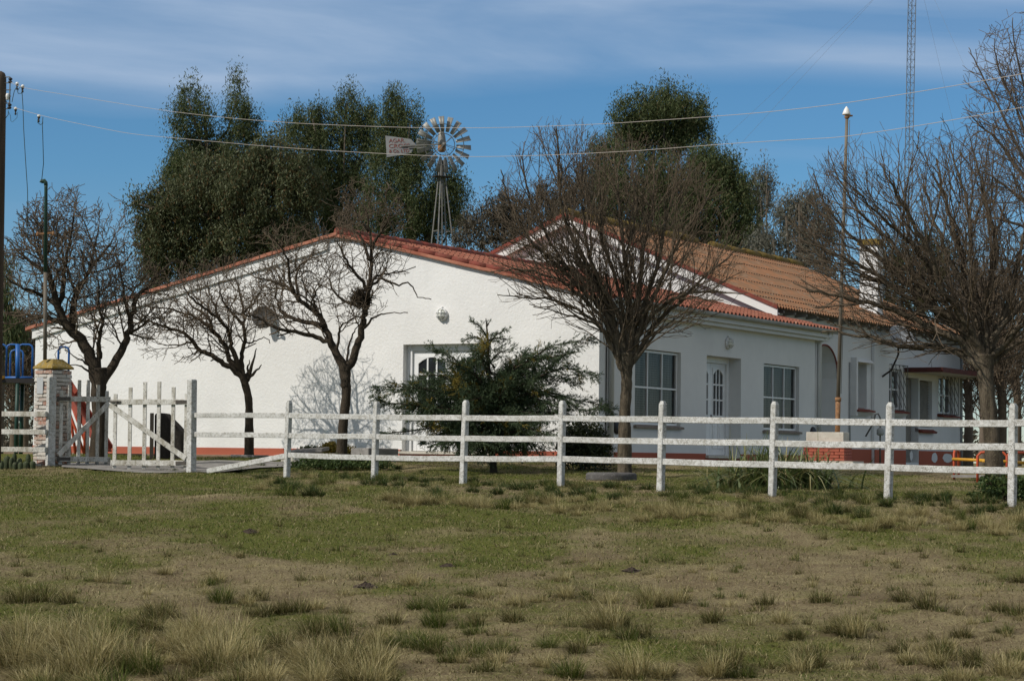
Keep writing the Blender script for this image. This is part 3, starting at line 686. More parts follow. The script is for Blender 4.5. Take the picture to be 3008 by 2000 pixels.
M = MB(); slope_bar(M, MR, 2 * MR - er, zr_main, MG - ov, ME + .4, .01, .05); M.build('main_roof', CORR, house)
M = MB(); slope_bar(M, er + .15, MR, zr_main, MG - ov + .1, ME + .3, -.045, -.02); M.build('roof_deck', WHEATW, mroof)
for a0, a1 in ((er, MR), (MR, 2 * MR - er)):
    M = MB(); slope_bar(M, a0, a1, zr_main, MG - ov - .02, MG - ov + .03, -.01, .085); M.build('verge_edge', TILE_DK, mroof)
    M = MB(); slope_bar(M, a0 - (.0 if a0 > 2 else -.02), a1, zr_main, MG - ov + .032, MG - ov + .075, -.23, .02); M.build('barge_board', TRIM, mroof)
    M = MB(); slope_bar(M, a0 + .05, a1, zr_main, MG - ov + .08, MG, -.16, -.12); M.build('verge_soffit', WALL2, mroof)
M = MB()
rj = random.Random(9); M9 = MB(); M8 = M
for i in range(14):
    b0 = MG - ov + i * 1.15
    if 19.0 < b0 + .5 < 20.6: continue
    zz = 6.37 if b0 < 19 else 6.33; M = M if b0 < 19 else M9
    M.tube([Lw(MR, b0, zz + rj.uniform(-.01, .02)), Lw(MR, b0 + 1.2, zz + rj.uniform(-.02, .01))], [.15, .13], 10)
M8.build('ridge_tiles', RIDGE, mroof, True); M9.build('ridge_tiles', RIDGE, mroof, True)
# rafter brackets under the right eave
M = MB()
for i in range(20):
    b = MG + .3 + i * .75; M.hexa([Lw(er + .08, b, zr_main(er + .08) - .11), Lw(er + .08, b + .09, zr_main(er + .08) - .11), Lw(MA, b + .09, zr_main(MA) - .27), Lw(MA, b, zr_main(MA) - .27), Lw(er + .08, b, zr_main(er + .08) - .05), Lw(er + .08, b + .09, zr_main(er + .08) - .05), Lw(MA, b + .09, zr_main(MA) - .05), Lw(MA, b, zr_main(MA) - .05)]); M.build('rafter_end', WHEATW, mroof); M = MB()
M = MB(); M.hbox(2.0, 2.55, 21.05, 21.5, 3.9, 6.22); ch = M.build('chimney', CHIM, house)
M = MB(); M.hbox(1.94, 2.61, 20.99, 21.56, 6.22, 6.30); M.hbox(2.02, 2.53, 21.07, 21.48, 6.302, 6.40); M.build('chimney_cap', RIDGE, ch)

# ------------------------------------------------------------------ fence, gate, pillar
def on_line(px, py, A, B):
    """point on the upright plane through A-B seen at a photo point"""
    n = np.array([-(B - A)[1], (B - A)[0], 0]); d = ray(px, py); return d * (np.dot(np.array([A[0], A[1], 0]), n) / np.dot(d, n))
def sD(x, y): return x * 1.27573, y * 1.27573           # enlarged-view pixels -> photo pixels
post_px = [(660, 922, 1098), (862, 924, 1098), (1066, 921, 1112), (1291, 922, 1119), (1521, 923, 1131), (1778, 924, 1139), (2045, 926, 1149), (2330, 928, 1168)]
fence = empty('fence', gnd(*FA), 'long white fence of square posts and three weathered rails across the front garden', 'fence')
FDv = np.array([FD[0], FD[1], 0]); FNv = np.array([FN[0], FN[1], 0])
frz = math.atan2(FD[1], FD[0])
posts = []
rf = random.Random(3)
def fence_post(base, h, parent, lean=(0, 0), w=.094, point=.045):
    m = MB(); b = np.array(base); L = np.array([lean[0], lean[1], 0])
    rings = []
    for t, s in ((-.25, 1.0), (.0, 1.0), (.35, .985), (.7, .97), ((h - point) / h, .95), (1.0, .55)):
        c = b + L * max(t, 0) + np.array([0, 0, t * h]); hw = w / 2 * s; ch = hw * .22
        q = [(-hw + ch, -hw), (hw - ch, -hw), (hw, -hw + ch), (hw, hw - ch), (hw - ch, hw), (-hw + ch, hw), (-hw, hw - ch), (-hw, -hw + ch)]
        rings.append([c + FDv * x + FNv * y for x, y in [(x + rf.uniform(-.003, .003), y + rf.uniform(-.003, .003)) for x, y in q]])
    vs = [p for r in rings for p in r]; n = 8
    fs = [(i * n + k, i * n + (k + 1) % n, (i + 1) * n + (k + 1) % n, (i + 1) * n + k) for i in range(len(rings) - 1) for k in range(n)] + [tuple(range((len(rings) - 1) * n, len(rings) * n))]
    m.add(vs, fs); return m.build('post', PWOOD, parent)
for px, t, b in post_px:
    p0 = on_line(*sD(px, b), FA, FB); p1 = on_line(*sD(px + 3, t), FA, FB)
    base = gnd(p0[0], p0[1]); h = p1[2] - base[2]
    posts.append((np.array(base), h))
ext = posts[-1][0] + FDv * 2.0; posts.append((np.array(gnd(ext[0], ext[1])), 1.3))
gpR = np.array(gnd(*at(562, 1389, 38.6)[:2])); gpL = np.array(gnd(*at(147, 1379, 39.6)[:2]))
# rail heights from the photo at each post (top, middle, bottom rails; centre lines)
rail_px = {660: (956, 1002, 1048), 862: (959.5, 1004.5, 1053), 1066: (962, 1009, 1055), 1291: (963.5, 1011.5, 1057), 1521: (966, 1016, 1062), 1778: (968, 1020, 1069), 2045: (972, 1025, 1075.5), 2330: (974, 1028, 1083)}
rz_ = []
for (px, t, b) in post_px:
    rz_.append([on_line(*sD(px, y), FA, FB)[2] for y in rail_px[px]])
rz_.append([z - .03 for z in rz_[-1]])
for i, (b, h) in enumerate(posts):
    fence_post(b, h, fence, lean=(.02 * h + rf.uniform(-.012, .012), rf.uniform(-.01, .01)))
    if i:
        for k in range(3):
            p0 = posts[i - 1][0] * [1, 1, 0] + [0, 0, rz_[i - 1][k] + rf.uniform(-.006, .006)]; p1 = b * [1, 1, 0] + [0, 0, rz_[i][k] + rf.uniform(-.006, .006)]
            M = MB(); off = rf.uniform(.004, .014)
            mid = (p0 + p1) / 2 + np.array([0, 0, -.006]); M.bar(p0 + FDv * .035, mid, .045, .088, bev=.006); M.bar(mid, p1 - FDv * .035, .0445, .0875, bev=.006); M.build('rail', PWOOD, fence)
# short span to the gate post, the lowest rail dropped on the ground
for k, yy in ((0, 956.5), (1, 1000.5)):
    p0 = at(*sD(452, yy - .5), 38.6); p1 = posts[0][0] * [1, 1, 0] + [0, 0, rz_[0][k]]
    M = MB(); M.bar(p0 - [.06, 0, 0], p1 - FDv * .03, .045, .088, bev=.006); M.build('rail', PWOOD, fence)
p0 = at(*sD(478, 1085), 38.2); p0[2] = ground_z(p0[0], p0[1]) + .045; p1 = posts[0][0] * [1, 1, 0] + [0, 0, rz_[0][2] - .005]
M = MB(); M.bar(p0, p1, .045, .088, bev=.006); o_ = tag(M.build('rail', PWOOD, fence), 'fallen rail with one end resting on the ground')
# gate posts
def gate_post(base, top_px, name, label):
    base = np.array(base); t = at(*top_px, base[1]); h = t[2] - base[2]
    m = MB(); a = .132
    rot = frz + R_(3)
    rings = []
    for f in (-.15, 0, .3, .7, .985, 1.0):
        c = base + np.array([(t[0] - base[0]) * max(f, 0), 0, f * h]); s = 1 if f < 1 else .88
        rings.append([c + np.array([x * cos(rot) - y * sin(rot), x * sin(rot) + y * cos(rot), 0]) * (1 + rf.uniform(-.02, .02)) for x, y in ((-a/2*s, -a/2*s), (a/2*s, -a/2*s), (a/2*s, a/2*s), (-a/2*s, a/2*s))])
    vs = [p for r in rings for p in r]; n = 4
    fs = [(i * n + k, i * n + (k + 1) % n, (i + 1) * n + (k + 1) % n, (i + 1) * n + k) for i in range(5) for k in range(n)] + [(20, 21, 22, 23)]
    m.add(vs, fs); o = m.build(name, PWOOD, None, loc=base); bevel(o, .012)
    return tag(o, label, 'gate post', 'white gate posts')
gate_post(gpR, (564, 1114), 'gate_post', 'tall white square gate post where the long fence meets the gate')
gate_post(gpL, (152, 1107), 'gate_post', 'white leaning gate post standing against the old brick pillar')
# gate leaves
def gate_leaf(label, xs, tops, bot, top_rail, bot_rail, brace, Yf, hinge_end):
    """xs picket centres in the photo; Yf(x) depth along the leaf"""
    root = empty('gate', gnd(at(xs[0], bot, Yf(xs[0]))[0], Yf(xs[0])), label, 'gate', 'two leaves of the white picket gate')
    P = lambda x, y: at(x, y, Yf(x))
    dirv = P(xs[-1], 1250) - P(xs[0], 1250); dirv[2] = 0; dirv /= np.linalg.norm(dirv); nrm = np.array([dirv[1], -dirv[0], 0])
    r = random.Random(len(label))
    for x, t in zip(xs, tops):
        lo = P(x - 2, bot); hi = P(x + 2, t); M = MB(); M.bar(lo - nrm * .033, hi - nrm * .033, .075, .022, up=nrm, bev=.004)
        o = M.build('picket', GWOOD, root)
    for (y0, y1) in (top_rail, bot_rail):
        M = MB(); M.bar(P(xs[0] - 9, y0) - nrm * .0, P(xs[-1] + 7, y1), .04, .098, bev=.005); M.build('gate_rail', GWOOD, root)
    M = MB(); a, b = P(*brace[0]), P(*brace[1]); M.bar(a + nrm * .034, b + nrm * .034, .025, .095, bev=.004); M.build('brace', GWOOD, root)
    for (y0, y1) in (top_rail, bot_rail):
        x0 = xs[0] - 14 if hinge_end == 0 else xs[-1] + 12
        x1 = xs[0] + 22 if hinge_end == 0 else xs[-1] - 26
        yy = y0 if hinge_end == 0 else y1
        M = MB(); M.bar(P(x0, yy) + nrm * .027, P(x1, yy) + nrm * .027, .012, .062); M.lathe(P(x0, yy) + nrm * .02 - np.array([0, 0, .05]), [(.018, 0), (.018, .1)], 8); M.build('hinge_strap', HINGE, root)
    return root
YR = lambda x: np.interp(x, [330, 550], [39.15, 38.62]); YLf = lambda x: np.interp(x, [170, 318], [39.62, 40.5])
g1 = gate_leaf('right gate leaf of white pickets with diagonal brace, closed', [335, 379, 422, 463.5, 505.5, 544], [1157, 1138, 1121.5, 1120.6, 1137, 1156], 1377, (1180.5, 1180.5), (1359, 1360), ((326, 1190), (548, 1346)), YR, 1)
M = MB(); M.bar(at(322, 1180, 39.17) - np.array([0, .05, 0]), at(356, 1180, 39.1) - np.array([0, .05, 0]), .02, .03); M.lathe(at(345, 1184, 39.1) - np.array([0, .06, .02]), [(.022, 0), (.022, .05)], 8); M.build('latch', HINGE, g1)
gate_leaf('left gate leaf of white pickets swung partly open beside brick pillar', [182, 207, 235, 261, 290, 316], [1148, 1131, 1116, 1116, 1130, 1148], 1364, (1171, 1173), (1347, 1350), ((168, 1337), (316, 1184)), YLf, 0)
# left fence run beyond the pillar
fl = empty('fence', gnd(-10.3, 39.9), 'short stretch of white rails running left from brick gate pillar', 'fence')
for y0, y1 in ((1216, 1216.5), (1267.5, 1269), (1318, 1321)):
    M = MB(); M.bar(at(-260, y0 - 2, 40.6), at(138, y1, 39.52), .045, .095, bev=.006); M.build('rail', GWOOD, fl)
b_ = gnd(at(-150, 1385, 40.3)[0], 40.3); fence_post(b_, 1.3, fl)
# brick pillar
pc = at(146, 1385, 39.75); prz = R_(-37) ; PW = .47
ax1 = np.array([-cos(R_(37)), sin(R_(37)), 0]); ax2 = np.array([sin(R_(37)), cos(R_(37)), 0])   # along the lit face (left), along the shaded face (right)
pctr = np.array(gnd(pc[0], pc[1])) + (ax1 + ax2) * PW / 2
pil = empty('gate_pillar', gnd(pctr[0], pctr[1]), 'square pillar of old whitewashed bricks under a yellow lichen cap', 'gate pillar')
zt = at(146, 1083, pc[1])[2]; zb = gnd(pc[0], pc[1])[2] - .1
M = MB(); rp = random.Random(5); ch_ = .072; nrow = int((zt - zb) / ch_)
for r in range(nrow):
    z = zb + (r + .5) * ch_; top2 = r >= nrow - 3
    for face in range(4):
        d1, d2 = [(ax1, ax2), (ax2, -ax1), (-ax1, -ax2), (-ax2, ax1)][face]
        nb = 2; off = .5 if r % 2 else 0
        u = -PW / 2
        lens = [PW * .5, PW * .5] if r % 2 else [PW * .26, PW * .5, PW * .24]
        for ln in lens:
            c = pctr + d1 * (u + ln / 2) - d2 * (PW / 2 - .055 + rp.uniform(-.008, .008) + (.012 if top2 else 0)); c[2] = z + rp.uniform(-.003, .003)
            M.box(c, ln - .007, .11, ch_ - .009 - rp.uniform(0, .006), math.atan2(d1[1], d1[0]), jit=.006); u += ln
bevel(M.build('brick_shaft', BRICKW, pil), .006, 2)
M = MB(); M.box((pctr[0], pctr[1], (zb + zt) / 2), PW - .06, PW - .06, zt - zb - .02, math.atan2(ax1[1], ax1[0])); M.build('mortar_core', MORTAR, pil)
M = MB(); hw = PW / 2 + .035; tw = .12
P8 = []
for h_, z in ((hw, zt + .003), (hw, zt + .035), (tw, zt + .19)):
    P8.append([pctr * [1, 1, 0] + ax1 * x * h_ + ax2 * y * h_ + [0, 0, z] for x, y in ((-1, -1), (1, -1), (1, 1), (-1, 1))])
vs = P8[0] + P8[1] + P8[2]
M.add(vs, [(3, 2, 1, 0)] + [(i * 4 + k, i * 4 + (k + 1) % 4, (i + 1) * 4 + (k + 1) % 4, (i + 1) * 4 + k) for i in range(2) for k in range(4)] + [(8, 9, 10, 11)])
bevel(M.build('cap', LICHEN, pil), .012)
# plate on the pillar
pp = pctr - ax2 * (PW / 2 + .012) + ax1 * .07; pz = at(116, 1131, 39.6)[2]
M = MB(); M.box((pp[0], pp[1], pz), .17, .02, .30, math.atan2(ax1[1], ax1[0])); M.lathe((pp[0], pp[1], pz + .12), [(.012, .011), (.012, .016)], 8, -ax2)
tag(bevel(M.build('plate', GREY_PL, None, loc=(pp[0], pp[1], pz)), .003), 'blank pale grey metal plate nailed to the brick pillar', 'plate')
# green pipe mast on the pillar
mb = np.array([*at(132, 1060, 39.9)[:2], zt + .17]); mt = at(135, 545, 39.9)
mast = empty('pipe_mast', mb, 'thin dark green pipe mast rising from the brick gate pillar', 'mast')
M = MB(); dd = mt - mb; hook = [mt + np.array([0, 0, .0]), mt + np.array([-.005, 0, .05]), mt + np.array([-.035, 0, .085]), mt + np.array([-.075, 0, .075]), mt + np.array([-.085, 0, .045])]
M.tube([mb, mb + dd * .5], .036, 8); M.build('pipe', POLE_M, mast, True)
M = MB(); M.tube([mb + dd * .5, mt - dd * .01] + hook[:1], [.036, .032, .034], 8); M.tube(hook, [.036, .037, .04, .042, .042], 8); M.build('weather_head', GREEN_P, mast, True)
az_ = at(133, 687, 39.9)
M = MB(); M.bar(az_ - np.array([.13, 0, 0]), az_ + np.array([.15, 0, .02]), .03, .035); M.lathe(az_ + np.array([-.14, 0, -.05]), [(.012, 0), (.03, .02), (.03, .05), (.012, .09)], 8); M.lathe(az_ + np.array([.15, 0, -.03]), [(.012, 0), (.025, .02), (.025, .05), (.012, .08)], 8); M.build('crossarm', RUST, mast)

# ------------------------------------------------------------------ utility pole, overhead wires
ub = gnd(at(-22, 1380, 38.9)[0], 38.9); utz = at(2, 210, 38.9)[2]; utx = at(0, 210, 38.9)[0] - ub[0]
up = empty('utility_pole', ub, 'dark wooden utility pole with insulators at the left edge', 'utility pole')
M = MB(); lean = .10; M.tube([(ub[0], ub[1], ub[2] - .4), (ub[0] + utx, ub[1], utz - .25), (ub[0] + utx, ub[1], utz - .1), (ub[0] + utx, ub[1], utz - .03), (ub[0] + utx, ub[1], utz)], [.15, .118, .113, .085, .03], 14); M.build('pole', UPOLE, up, True)
U = lambda x, y: at(x * .12759, 200 + y * .12755, 38.85)      # enlarged view of the pole head
M = MB(); M.tube([U(232, 215), U(222, 830)], .012, 6)
for y in (215, 350, 512, 655, 815, 945): M.tube([U(100, y), U(255 if 500 < y < 700 else 235, y - 5)], .010, 6)
M.build('bracket', STEEL, up)
for (x, y, s) in ((240, 255, 1), (235, 320, 1), (222, 850, 1), (215, 915, 1)):
    M = MB(); M.lathe(U(x, y + 22), [(.016, -.01), (.034, .0), (.040, .018), (.030, .03), (.018, .04)], 12); M.build('insulator', DARKIRON, up, True)
M = MB(); M.lathe(U(172, 745), [(.012, 0), (.03, .02), (.03, .05), (.034, .055), (.034, .10), (.02, .125)], 12); M.build('insulator', PORC, up, True)
M = MB(); M.tube([U(150, 760), U(152, 830)], .006, 5); M.tube([U(192, 985), U(190, 1075), U(120, 1170), U(60, 1230)], .007, 5); M.tube([U(205, 1030), U(240, 1100), U(250, 1220), U(285, 1250), U(390, 1150), U(405, 1020)], .004, 5)
M.tube([U(385, 440), U(330, 530), U(305, 640), U(275, 790)], .007, 5); M.build('jumper_cable', WIRE_D, up)
def wire_pts(pts):
    return [at(*sD(x, y), 38.85 - 15.5 * (x / 2358.) ** 1.0) for x, y in pts]
from itertools import pairwise
def smooth_path(pts, k=6):
    P = [pts[0]] + list(pts) + [pts[-1]]; out = []
    for i in range(1, len(P) - 2):
        for t in np.linspace(0, 1, k, endpoint=False):
            a, b, c, d = P[i - 1], P[i], P[i + 1], P[i + 2]
            out.append(.5 * ((2 * b) + (-a + c) * t + (2 * a - 5 * b + 4 * c - d) * t ** 2 + (-a + 3 * b - 3 * c + d) * t ** 3))
    out.append(P[-1]); return out
def overhead(pts, label, clamps, dropper):
    P = smooth_path(wire_pts(pts)); r = empty('overhead_wire', P[0], label, 'wire', 'pair of overhead wires')
    M = MB(); M.tube(P, .0037, 6); M.build('cable', WIRE_M, r, True)
    for (x, y) in clamps:
        c = U(x, y); M = MB(); M.lathe(c, [(.012, -.11), (.02, -.09), (.012, -.075), (.012, -.05), (.024, -.03), (.026, .0)], 10); M.build('clamp', DARKIRON, r, True)
        M = MB(); M.lathe(c, [(.026, -.012), (.031, .005), (.027, .022), (.01, .034)], 10); M.build('clamp_cap', PORC, r, True)
    M = MB(); M.tube(dropper, .007, 5); M.build('drop_cable', WIRE_D, r, True)
overhead([(25, 190), (58, 203), (160, 220), (270, 238), (380, 255), (470, 266), (560, 275), (640, 281), (720, 286), (900, 293), (1050, 295), (1200, 293), (1400, 285), (1650, 268), (1800, 255), (1950, 237), (2150, 206), (2358, 170), (2500, 145)],
         'upper pale overhead wire sagging across the whole sky', [(395, 370), (525, 430)], [U(520, 500), U(490, 590), U(420, 590), U(405, 540), U(430, 480), U(490, 430), U(505, 520), U(530, 900), U(545, 1400), at(75, 470, 38.8), at(81, 560, 38.8), at(82, 700, 38.9)])
overhead([(28, 247), (55, 255), (110, 270), (200, 289), (300, 308), (400, 318), (500, 327), (600, 336), (740, 346), (900, 355), (1068, 361), (1250, 358), (1440, 349), (1500, 345), (1700, 330), (1850, 321), (1950, 314), (2150, 284), (2358, 247), (2500, 222)],
         'lower pale overhead wire passing in front of the windmill wheel', [(360, 945), (895, 1115)], [U(870, 1180), U(870, 1260), U(930, 1310), U(985, 1280), U(990, 1130), U(975, 1300), U(985, 1560), at(128, 480, 39.2), hook[-1]])

# ------------------------------------------------------------------ flagpole, lamps, dishes, tap
fb = np.array(gnd(at(2431, 1366, 45.6)[0], 45.6)); fz = lambda y: at(2431, y, 45.4)[2]
ped = empty('flagpole_pedestal', fb, 'low red brick pedestal with pale rendered slab carrying a flagpole', 'pedestal')
pr = R_(-22); e1 = np.array([cos(pr), sin(pr), 0]); e2 = np.array([-sin(pr), cos(pr), 0])
M = MB(); M.box((fb[0] + .05, fb[1], fz(1360)), 1.22, 1.0, .09, pr); bevel(M.build('base_slab', CONCW, ped), .01)
M = MB(); z0 = fz(1354); z1 = fz(1300); nr_ = 6; hh = (z1 - z0) / nr_; rq = random.Random(8)
for r in range(nr_):
    x = -.44 - (.11 if r % 2 else 0)
    while x < .44:
        xa, xb = max(x, -.44), min(x + .215, .44)
        if xb - xa > .03:
            for sgn in (-1, 1):
                c = fb + e1 * (xa + xb) / 2 + e2 * sgn * .30; M.box((c[0], c[1], z0 + (r + .5) * hh), xb - xa - .008, .1, hh - .009, pr, jit=.003)
                c = fb + e2 * (xa + xb) / 2 * .78 + e1 * sgn * .39; M.box((c[0], c[1], z0 + (r + .5) * hh), .1, (xb - xa) * .78 - .008, hh - .009, pr, jit=.003)
        x += .222
bevel(M.build('brick_base', BRICKR, ped), .006)
M = MB(); M.box((fb[0], fb[1], (z0 + z1) / 2), .84, .64, z1 - z0 - .006, pr); M.build('brick_core', BRICKR, ped)
M = MB(); M.box((fb[0], fb[1], (fz(1300) + fz(1269)) / 2), .80, .52, fz(1269) - fz(1300), pr); bevel(M.build('top_slab', CONCW, ped), .012)
fpb = at(2460, 1272, 45.6); fpt = at(2488, 340, 45.6)
fp = empty('flagpole', fpb, 'tall grey metal flagpole with white pointed cap leaning slightly', 'flagpole')
sl = at(2462, 1170, 45.6)
M = MB(); M.tube([fpb, fpb + (sl - fpb) * .5, sl], [.055, .052, .056], 10); M.tube([sl - np.array([0, 0, .06]), sl + np.array([0, 0, .02])], .066, 10); M.build('rusty_socket', RUST, fp, True)
M = MB(); M.tube([sl, sl + (fpt - sl) * .5, fpt], [.042, .038, .032], 10); M.tube([sl + [.06, -.01, .1], sl + (fpt - sl) * .5 + [.055, 0, 0], fpt + [.06, 0, -.1]], .006, 5); M.build('shaft', POLE_M, fp, True)
M = MB(); M.lathe(fpt, [(.05, -.06), (.06, -.03), (.04, 0), (.045, .02)], 10); M.tube([fpt - [0, 0, .02], fpt + [.12, 0, .0]], .02, 6); M.build('pulley', RUST, fp)
M = MB(); M.lathe(fpt + [-.01, 0, .015], [(.085, 0), (.09, .02), (.05, .12), (.01, .18)], 12); M.build('cap', PORC, fp, True)
def bulkhead(c, n, label):
    r = empty('wall_lamp', c, label, 'wall lamp', 'round caged wall lamps'); c = np.array(c)
    M = MB(); M.lathe(c, [(.13, .002), (.135, .02), (.13, .05), (.115, .055)], 20, n); M.build('lamp_base', WHITE_P, r, True)
    M = MB(); M.lathe(c, [(.11, .05), (.10, .09), (.07, .12), (.02, .135)], 18, n); M.build('lamp_glass', LAMPG, r, True)
    M = MB(); nn = np.array(n); s = np.cross(nn, (0, 0, 1)); upv = np.array([0, 0, 1])
    for d, q in ((s, upv), (upv, s)):
        for o in (-.035, .035): M.tube([c + q * o + d * .115 * cos(t) + nn * (.05 + .10 * sin(t)) for t in np.linspace(0, pi, 9)], .008, 5)
    M.tube([c + (s * cos(t) + upv * sin(t)) * .12 + nn * .06 for t in np.linspace(0, 2 * pi, 21)], .011, 5); M.lathe(c + upv * .145, [(.02, .0), (.02, .05)], 8, n)
    M.build('cage', WHITE_P, r, True)
bulkhead(Lw(3.683, -.002, 2.91), -UR, 'round white caged lamp above the front doors on sunlit wall')
bulkhead(Lw(-.002, 6.17, 2.575), -UL, 'round white caged lamp above the side door on shaded wall')
def dish(c, n, r, mt, label, backmount, arm=None, name='satellite_dish'):
    root = empty(name, c, label, 'satellite dish', 'satellite dishes'); c = np.array(c); n = np.array(n, float); n /= np.linalg.norm(n)
    M = MB(); prof = [(r * t, .22 * r * t * t) for t in np.linspace(.02, 1, 9)] + [(r * t, .22 * r * t * t - .02) for t in np.linspace(1.02, .02, 9)]
    M.lathe(c, prof, 28, n); M.build('reflector', mt, root, True)
    M = MB(); lnb = c + n * r * 1.0 - np.array([0, 0, r * .55]); M.tube([c - np.array([0, 0, r * .95]) + n * .1, lnb], .014, 6); M.lathe(lnb, [(.04, -.05), (.045, .02), (.03, .05)], 10, -n); M.build('feed_arm', DARKIRON, root)
    M = MB(); M.tube([c - n * .02, c - n * .15] + [np.array(p) for p in backmount], .028, 7); M.build('mount', DARKIRON, root)
dc = np.array(Lw(8.14, -.20, 2.93)); dish(dc, -UR * .75 - UL * .62 + np.array([0, 0, .25]), .25, m_noise2('dark_mesh_dish', (.12, .115, .105), (.06, .058, .055), 9, .7, .002), 'grey satellite dish on the front wall behind bare branches', [dc + UR * .27 - [0, 0, .1]])
d2 = np.array(Lw(MA - .78, 19.75, 3.25)); m2 = Lw(MA - .10, 19.7, 2.35)
d2 = at(2646, 994, 60.5); dish(d2, -UR * .45 - UL * .65 + np.array([0, 0, .55]), .40, DISH_M, 'white satellite dish bracketed to the shaded side wall', [d2 - [.05, -.1, .45], (np.array(m2) + d2 - [0, 0, .5]) / 2 - [0, 0, .1], m2])
tp = np.array(gnd(at(2585, 1395, 52.)[0], 52.))
stp = empty('standpipe', tp, 'thin grey water standpipe with bent tap beside the side wall', 'standpipe')
M = MB(); zt_ = at(2585, 1215, 52.)[2]; M.tube([tp, tp * [1, 1, 0] + [0, 0, zt_ - .1], tp * [1, 1, 0] + [-.05, 0, zt_], tp * [1, 1, 0] + [-.12, 0, zt_ - .02], tp * [1, 1, 0] + [-.15, 0, zt_ - .2], tp * [1, 1, 0] + [-.35, 0, zt_ - .55]], .02, 7); M.build('pipe', STEEL, stp, True)
M = MB(); M.lathe(tp * [1, 1, 0] + [0, -.03, zt_ - .52], [(.06, 0), (.09, .03), (.09, .14), (.05, .18)], 10); M.build('meter', GALV, stp, True)

# ------------------------------------------------------------------ windmill and radio mast
WY = 97.0; HB = at(1298, 428, WY); wz = -.15
wb = np.array([HB[0] + .25, WY + .2, wz]); wm = empty('windmill', wb, 'tall steel water pumping windmill with lettered tail vane behind the house', 'windmill')
ttop = at(1298, 470, WY + .12)
foot = [wb + np.array([sx * 1.2 * cos(R_(25)) - sy * 1.2 * sin(R_(25)), sx * 1.2 * sin(R_(25)) + sy * 1.2 * cos(R_(25)), 0]) for sx, sy in ((-1, -1), (1, -1), (1, 1), (-1, 1))]
topc = [ttop + np.array([sx * .05 * cos(R_(25)) - sy * .05 * sin(R_(25)), sx * .05 * sin(R_(25)) + sy * .05 * cos(R_(25)), 0]) for sx, sy in ((-1, -1), (1, -1), (1, 1), (-1, 1))]
M = MB()
for a, b in zip(foot, topc): M.bar(a - [0, 0, .2], b, .05, .05)
M.build('tower_legs', STEEL, wm)
M = MB(); lv = [0, .16, .32, .48, .62, .76]
for i, t in enumerate(lv):
    q = [a + (b - a) * t for a, b in zip(foot, topc)]
    if i:
        for k in range(4): M.bar(q[k], q[(k + 1) % 4], .035, .035)
    if i < len(lv) - 2:
        q2 = [a + (b - a) * lv[i + 1] for a, b in zip(foot, topc)]
        for k in range(4): M.tube([q[k], q2[(k + 1) % 4]], .014, 4); M.tube([q[(k + 1) % 4], q2[k]], .014, 4)
M.tube([wb, ttop], .03, 5); M.build('tower_bracing', STEEL, wm)
pf = at(1298, 520, WY + .12); M = MB(); M.box(pf, .8, .5, .04, R_(25)); M.build('platform', GREYW, wm)
wax = np.array([.30, -.95, .0]); wax /= np.linalg.norm(wax); wr = np.cross(wax, (0, 0, 1)); wr /= np.linalg.norm(wr); wu = np.cross(wr, wax)
wc = HB + wax * .35; WRD = 1.28
whl = MB(); 
for rr_, tr in ((.50, .018), (.93, .018)):
    whl.tube([wc + (wr * cos(t) + wu * sin(t)) * rr_ for t in np.linspace(0, 2 * pi, 49)], tr, 5)
for k in range(6):
    t = 2 * pi * k / 6 + .2; whl.tube([wc + wax * .08, wc + (wr * cos(t) + wu * sin(t)) * .93], .014, 4); whl.tube([wc - wax * .1, wc + (wr * cos(t + .12) + wu * sin(t + .12)) * .93], .012, 4)
whl.lathe(wc, [(.09, -.12), (.10, 0), (.08, .1), (.03, .14)], 12, wax)
wheel = whl.build('wheel', STEEL, wm)
for k in range(18):
    t = 2 * pi * k / 18 + .06; ra = wr * cos(t) + wu * sin(t); ta = -wr * sin(t) + wu * cos(t); ta2 = ta * cos(R_(24)) + wax * sin(R_(24))
    nn = np.cross(ra, ta2); V = []
    for f, hwid in ((.46, .075), (.75, .105), (1.0, .132)):
        for s in (-1, -.33, .33, 1): V.append(wc + ra * (WRD * f) + ta2 * hwid * s + nn * .03 * (1 - s * s))
    F = [(r * 4 + i, r * 4 + i + 1, r * 4 + i + 5, r * 4 + i + 4) for r in range(2) for i in range(3)]
    o = link_mesh('blade', V, F, BLADE, wheel, True); sm = o.modifiers.new('thickness', 'SOLIDIFY'); sm.thickness = .006
M = MB(); M.lathe(HB - [0, 0, .30], [(.10, 0), (.17, .06), (.19, .2), (.16, .42), (.13, .55)], 12); M.tube([HB - wax * .3, wc], .07, 8); M.build('gear_head', RUST, wm, True)
M = MB(); M.lathe(HB + [0, 0, .05], [(.20, -.02), (.19, .1), (.17, .35), (.12, .58), (.03, .70)], 12, (-.05, 0, 1)); M.build('hood', BLADE, wm, True)
S6 = lambda x, y: at(1000 + x * .38269, 300 + y * .38265, WY + .75 + (578 - x) * .0012)
M = MB(); tv = [S6(345, 258), S6(540, 285), S6(578, 325), S6(540, 392), S6(355, 425)]
tb = [p + np.array([0, .02, 0]) for p in tv]; M.add(tv + tb, [(4, 3, 2, 1, 0), (5, 6, 7, 8, 9)] + [(i, (i + 1) % 5, 5 + (i + 1) % 5, 5 + i) for i in range(5)])
tail = M.build('tail_vane', VANE, wm)
M = MB(); M.bar(S6(745, 325) , S6(465, 340) - [0, .05, 0], .05, .06); M.bar(S6(742, 345), S6(520, 352) - [0, .05, 0], .03, .04); M.build('tail_boom', STEEL, wm)
fdir = S6(540, 330) - S6(355, 334); fdir /= np.linalg.norm(fdir); fn = np.cross(fdir, (0, 0, 1)); fup = np.cross(fn, fdir) * -1
fup = np.array([0, 0, 1.0]); fup -= fdir * np.dot(fup, fdir); fup /= np.linalg.norm(fup); fn = np.cross(fdir, fup)
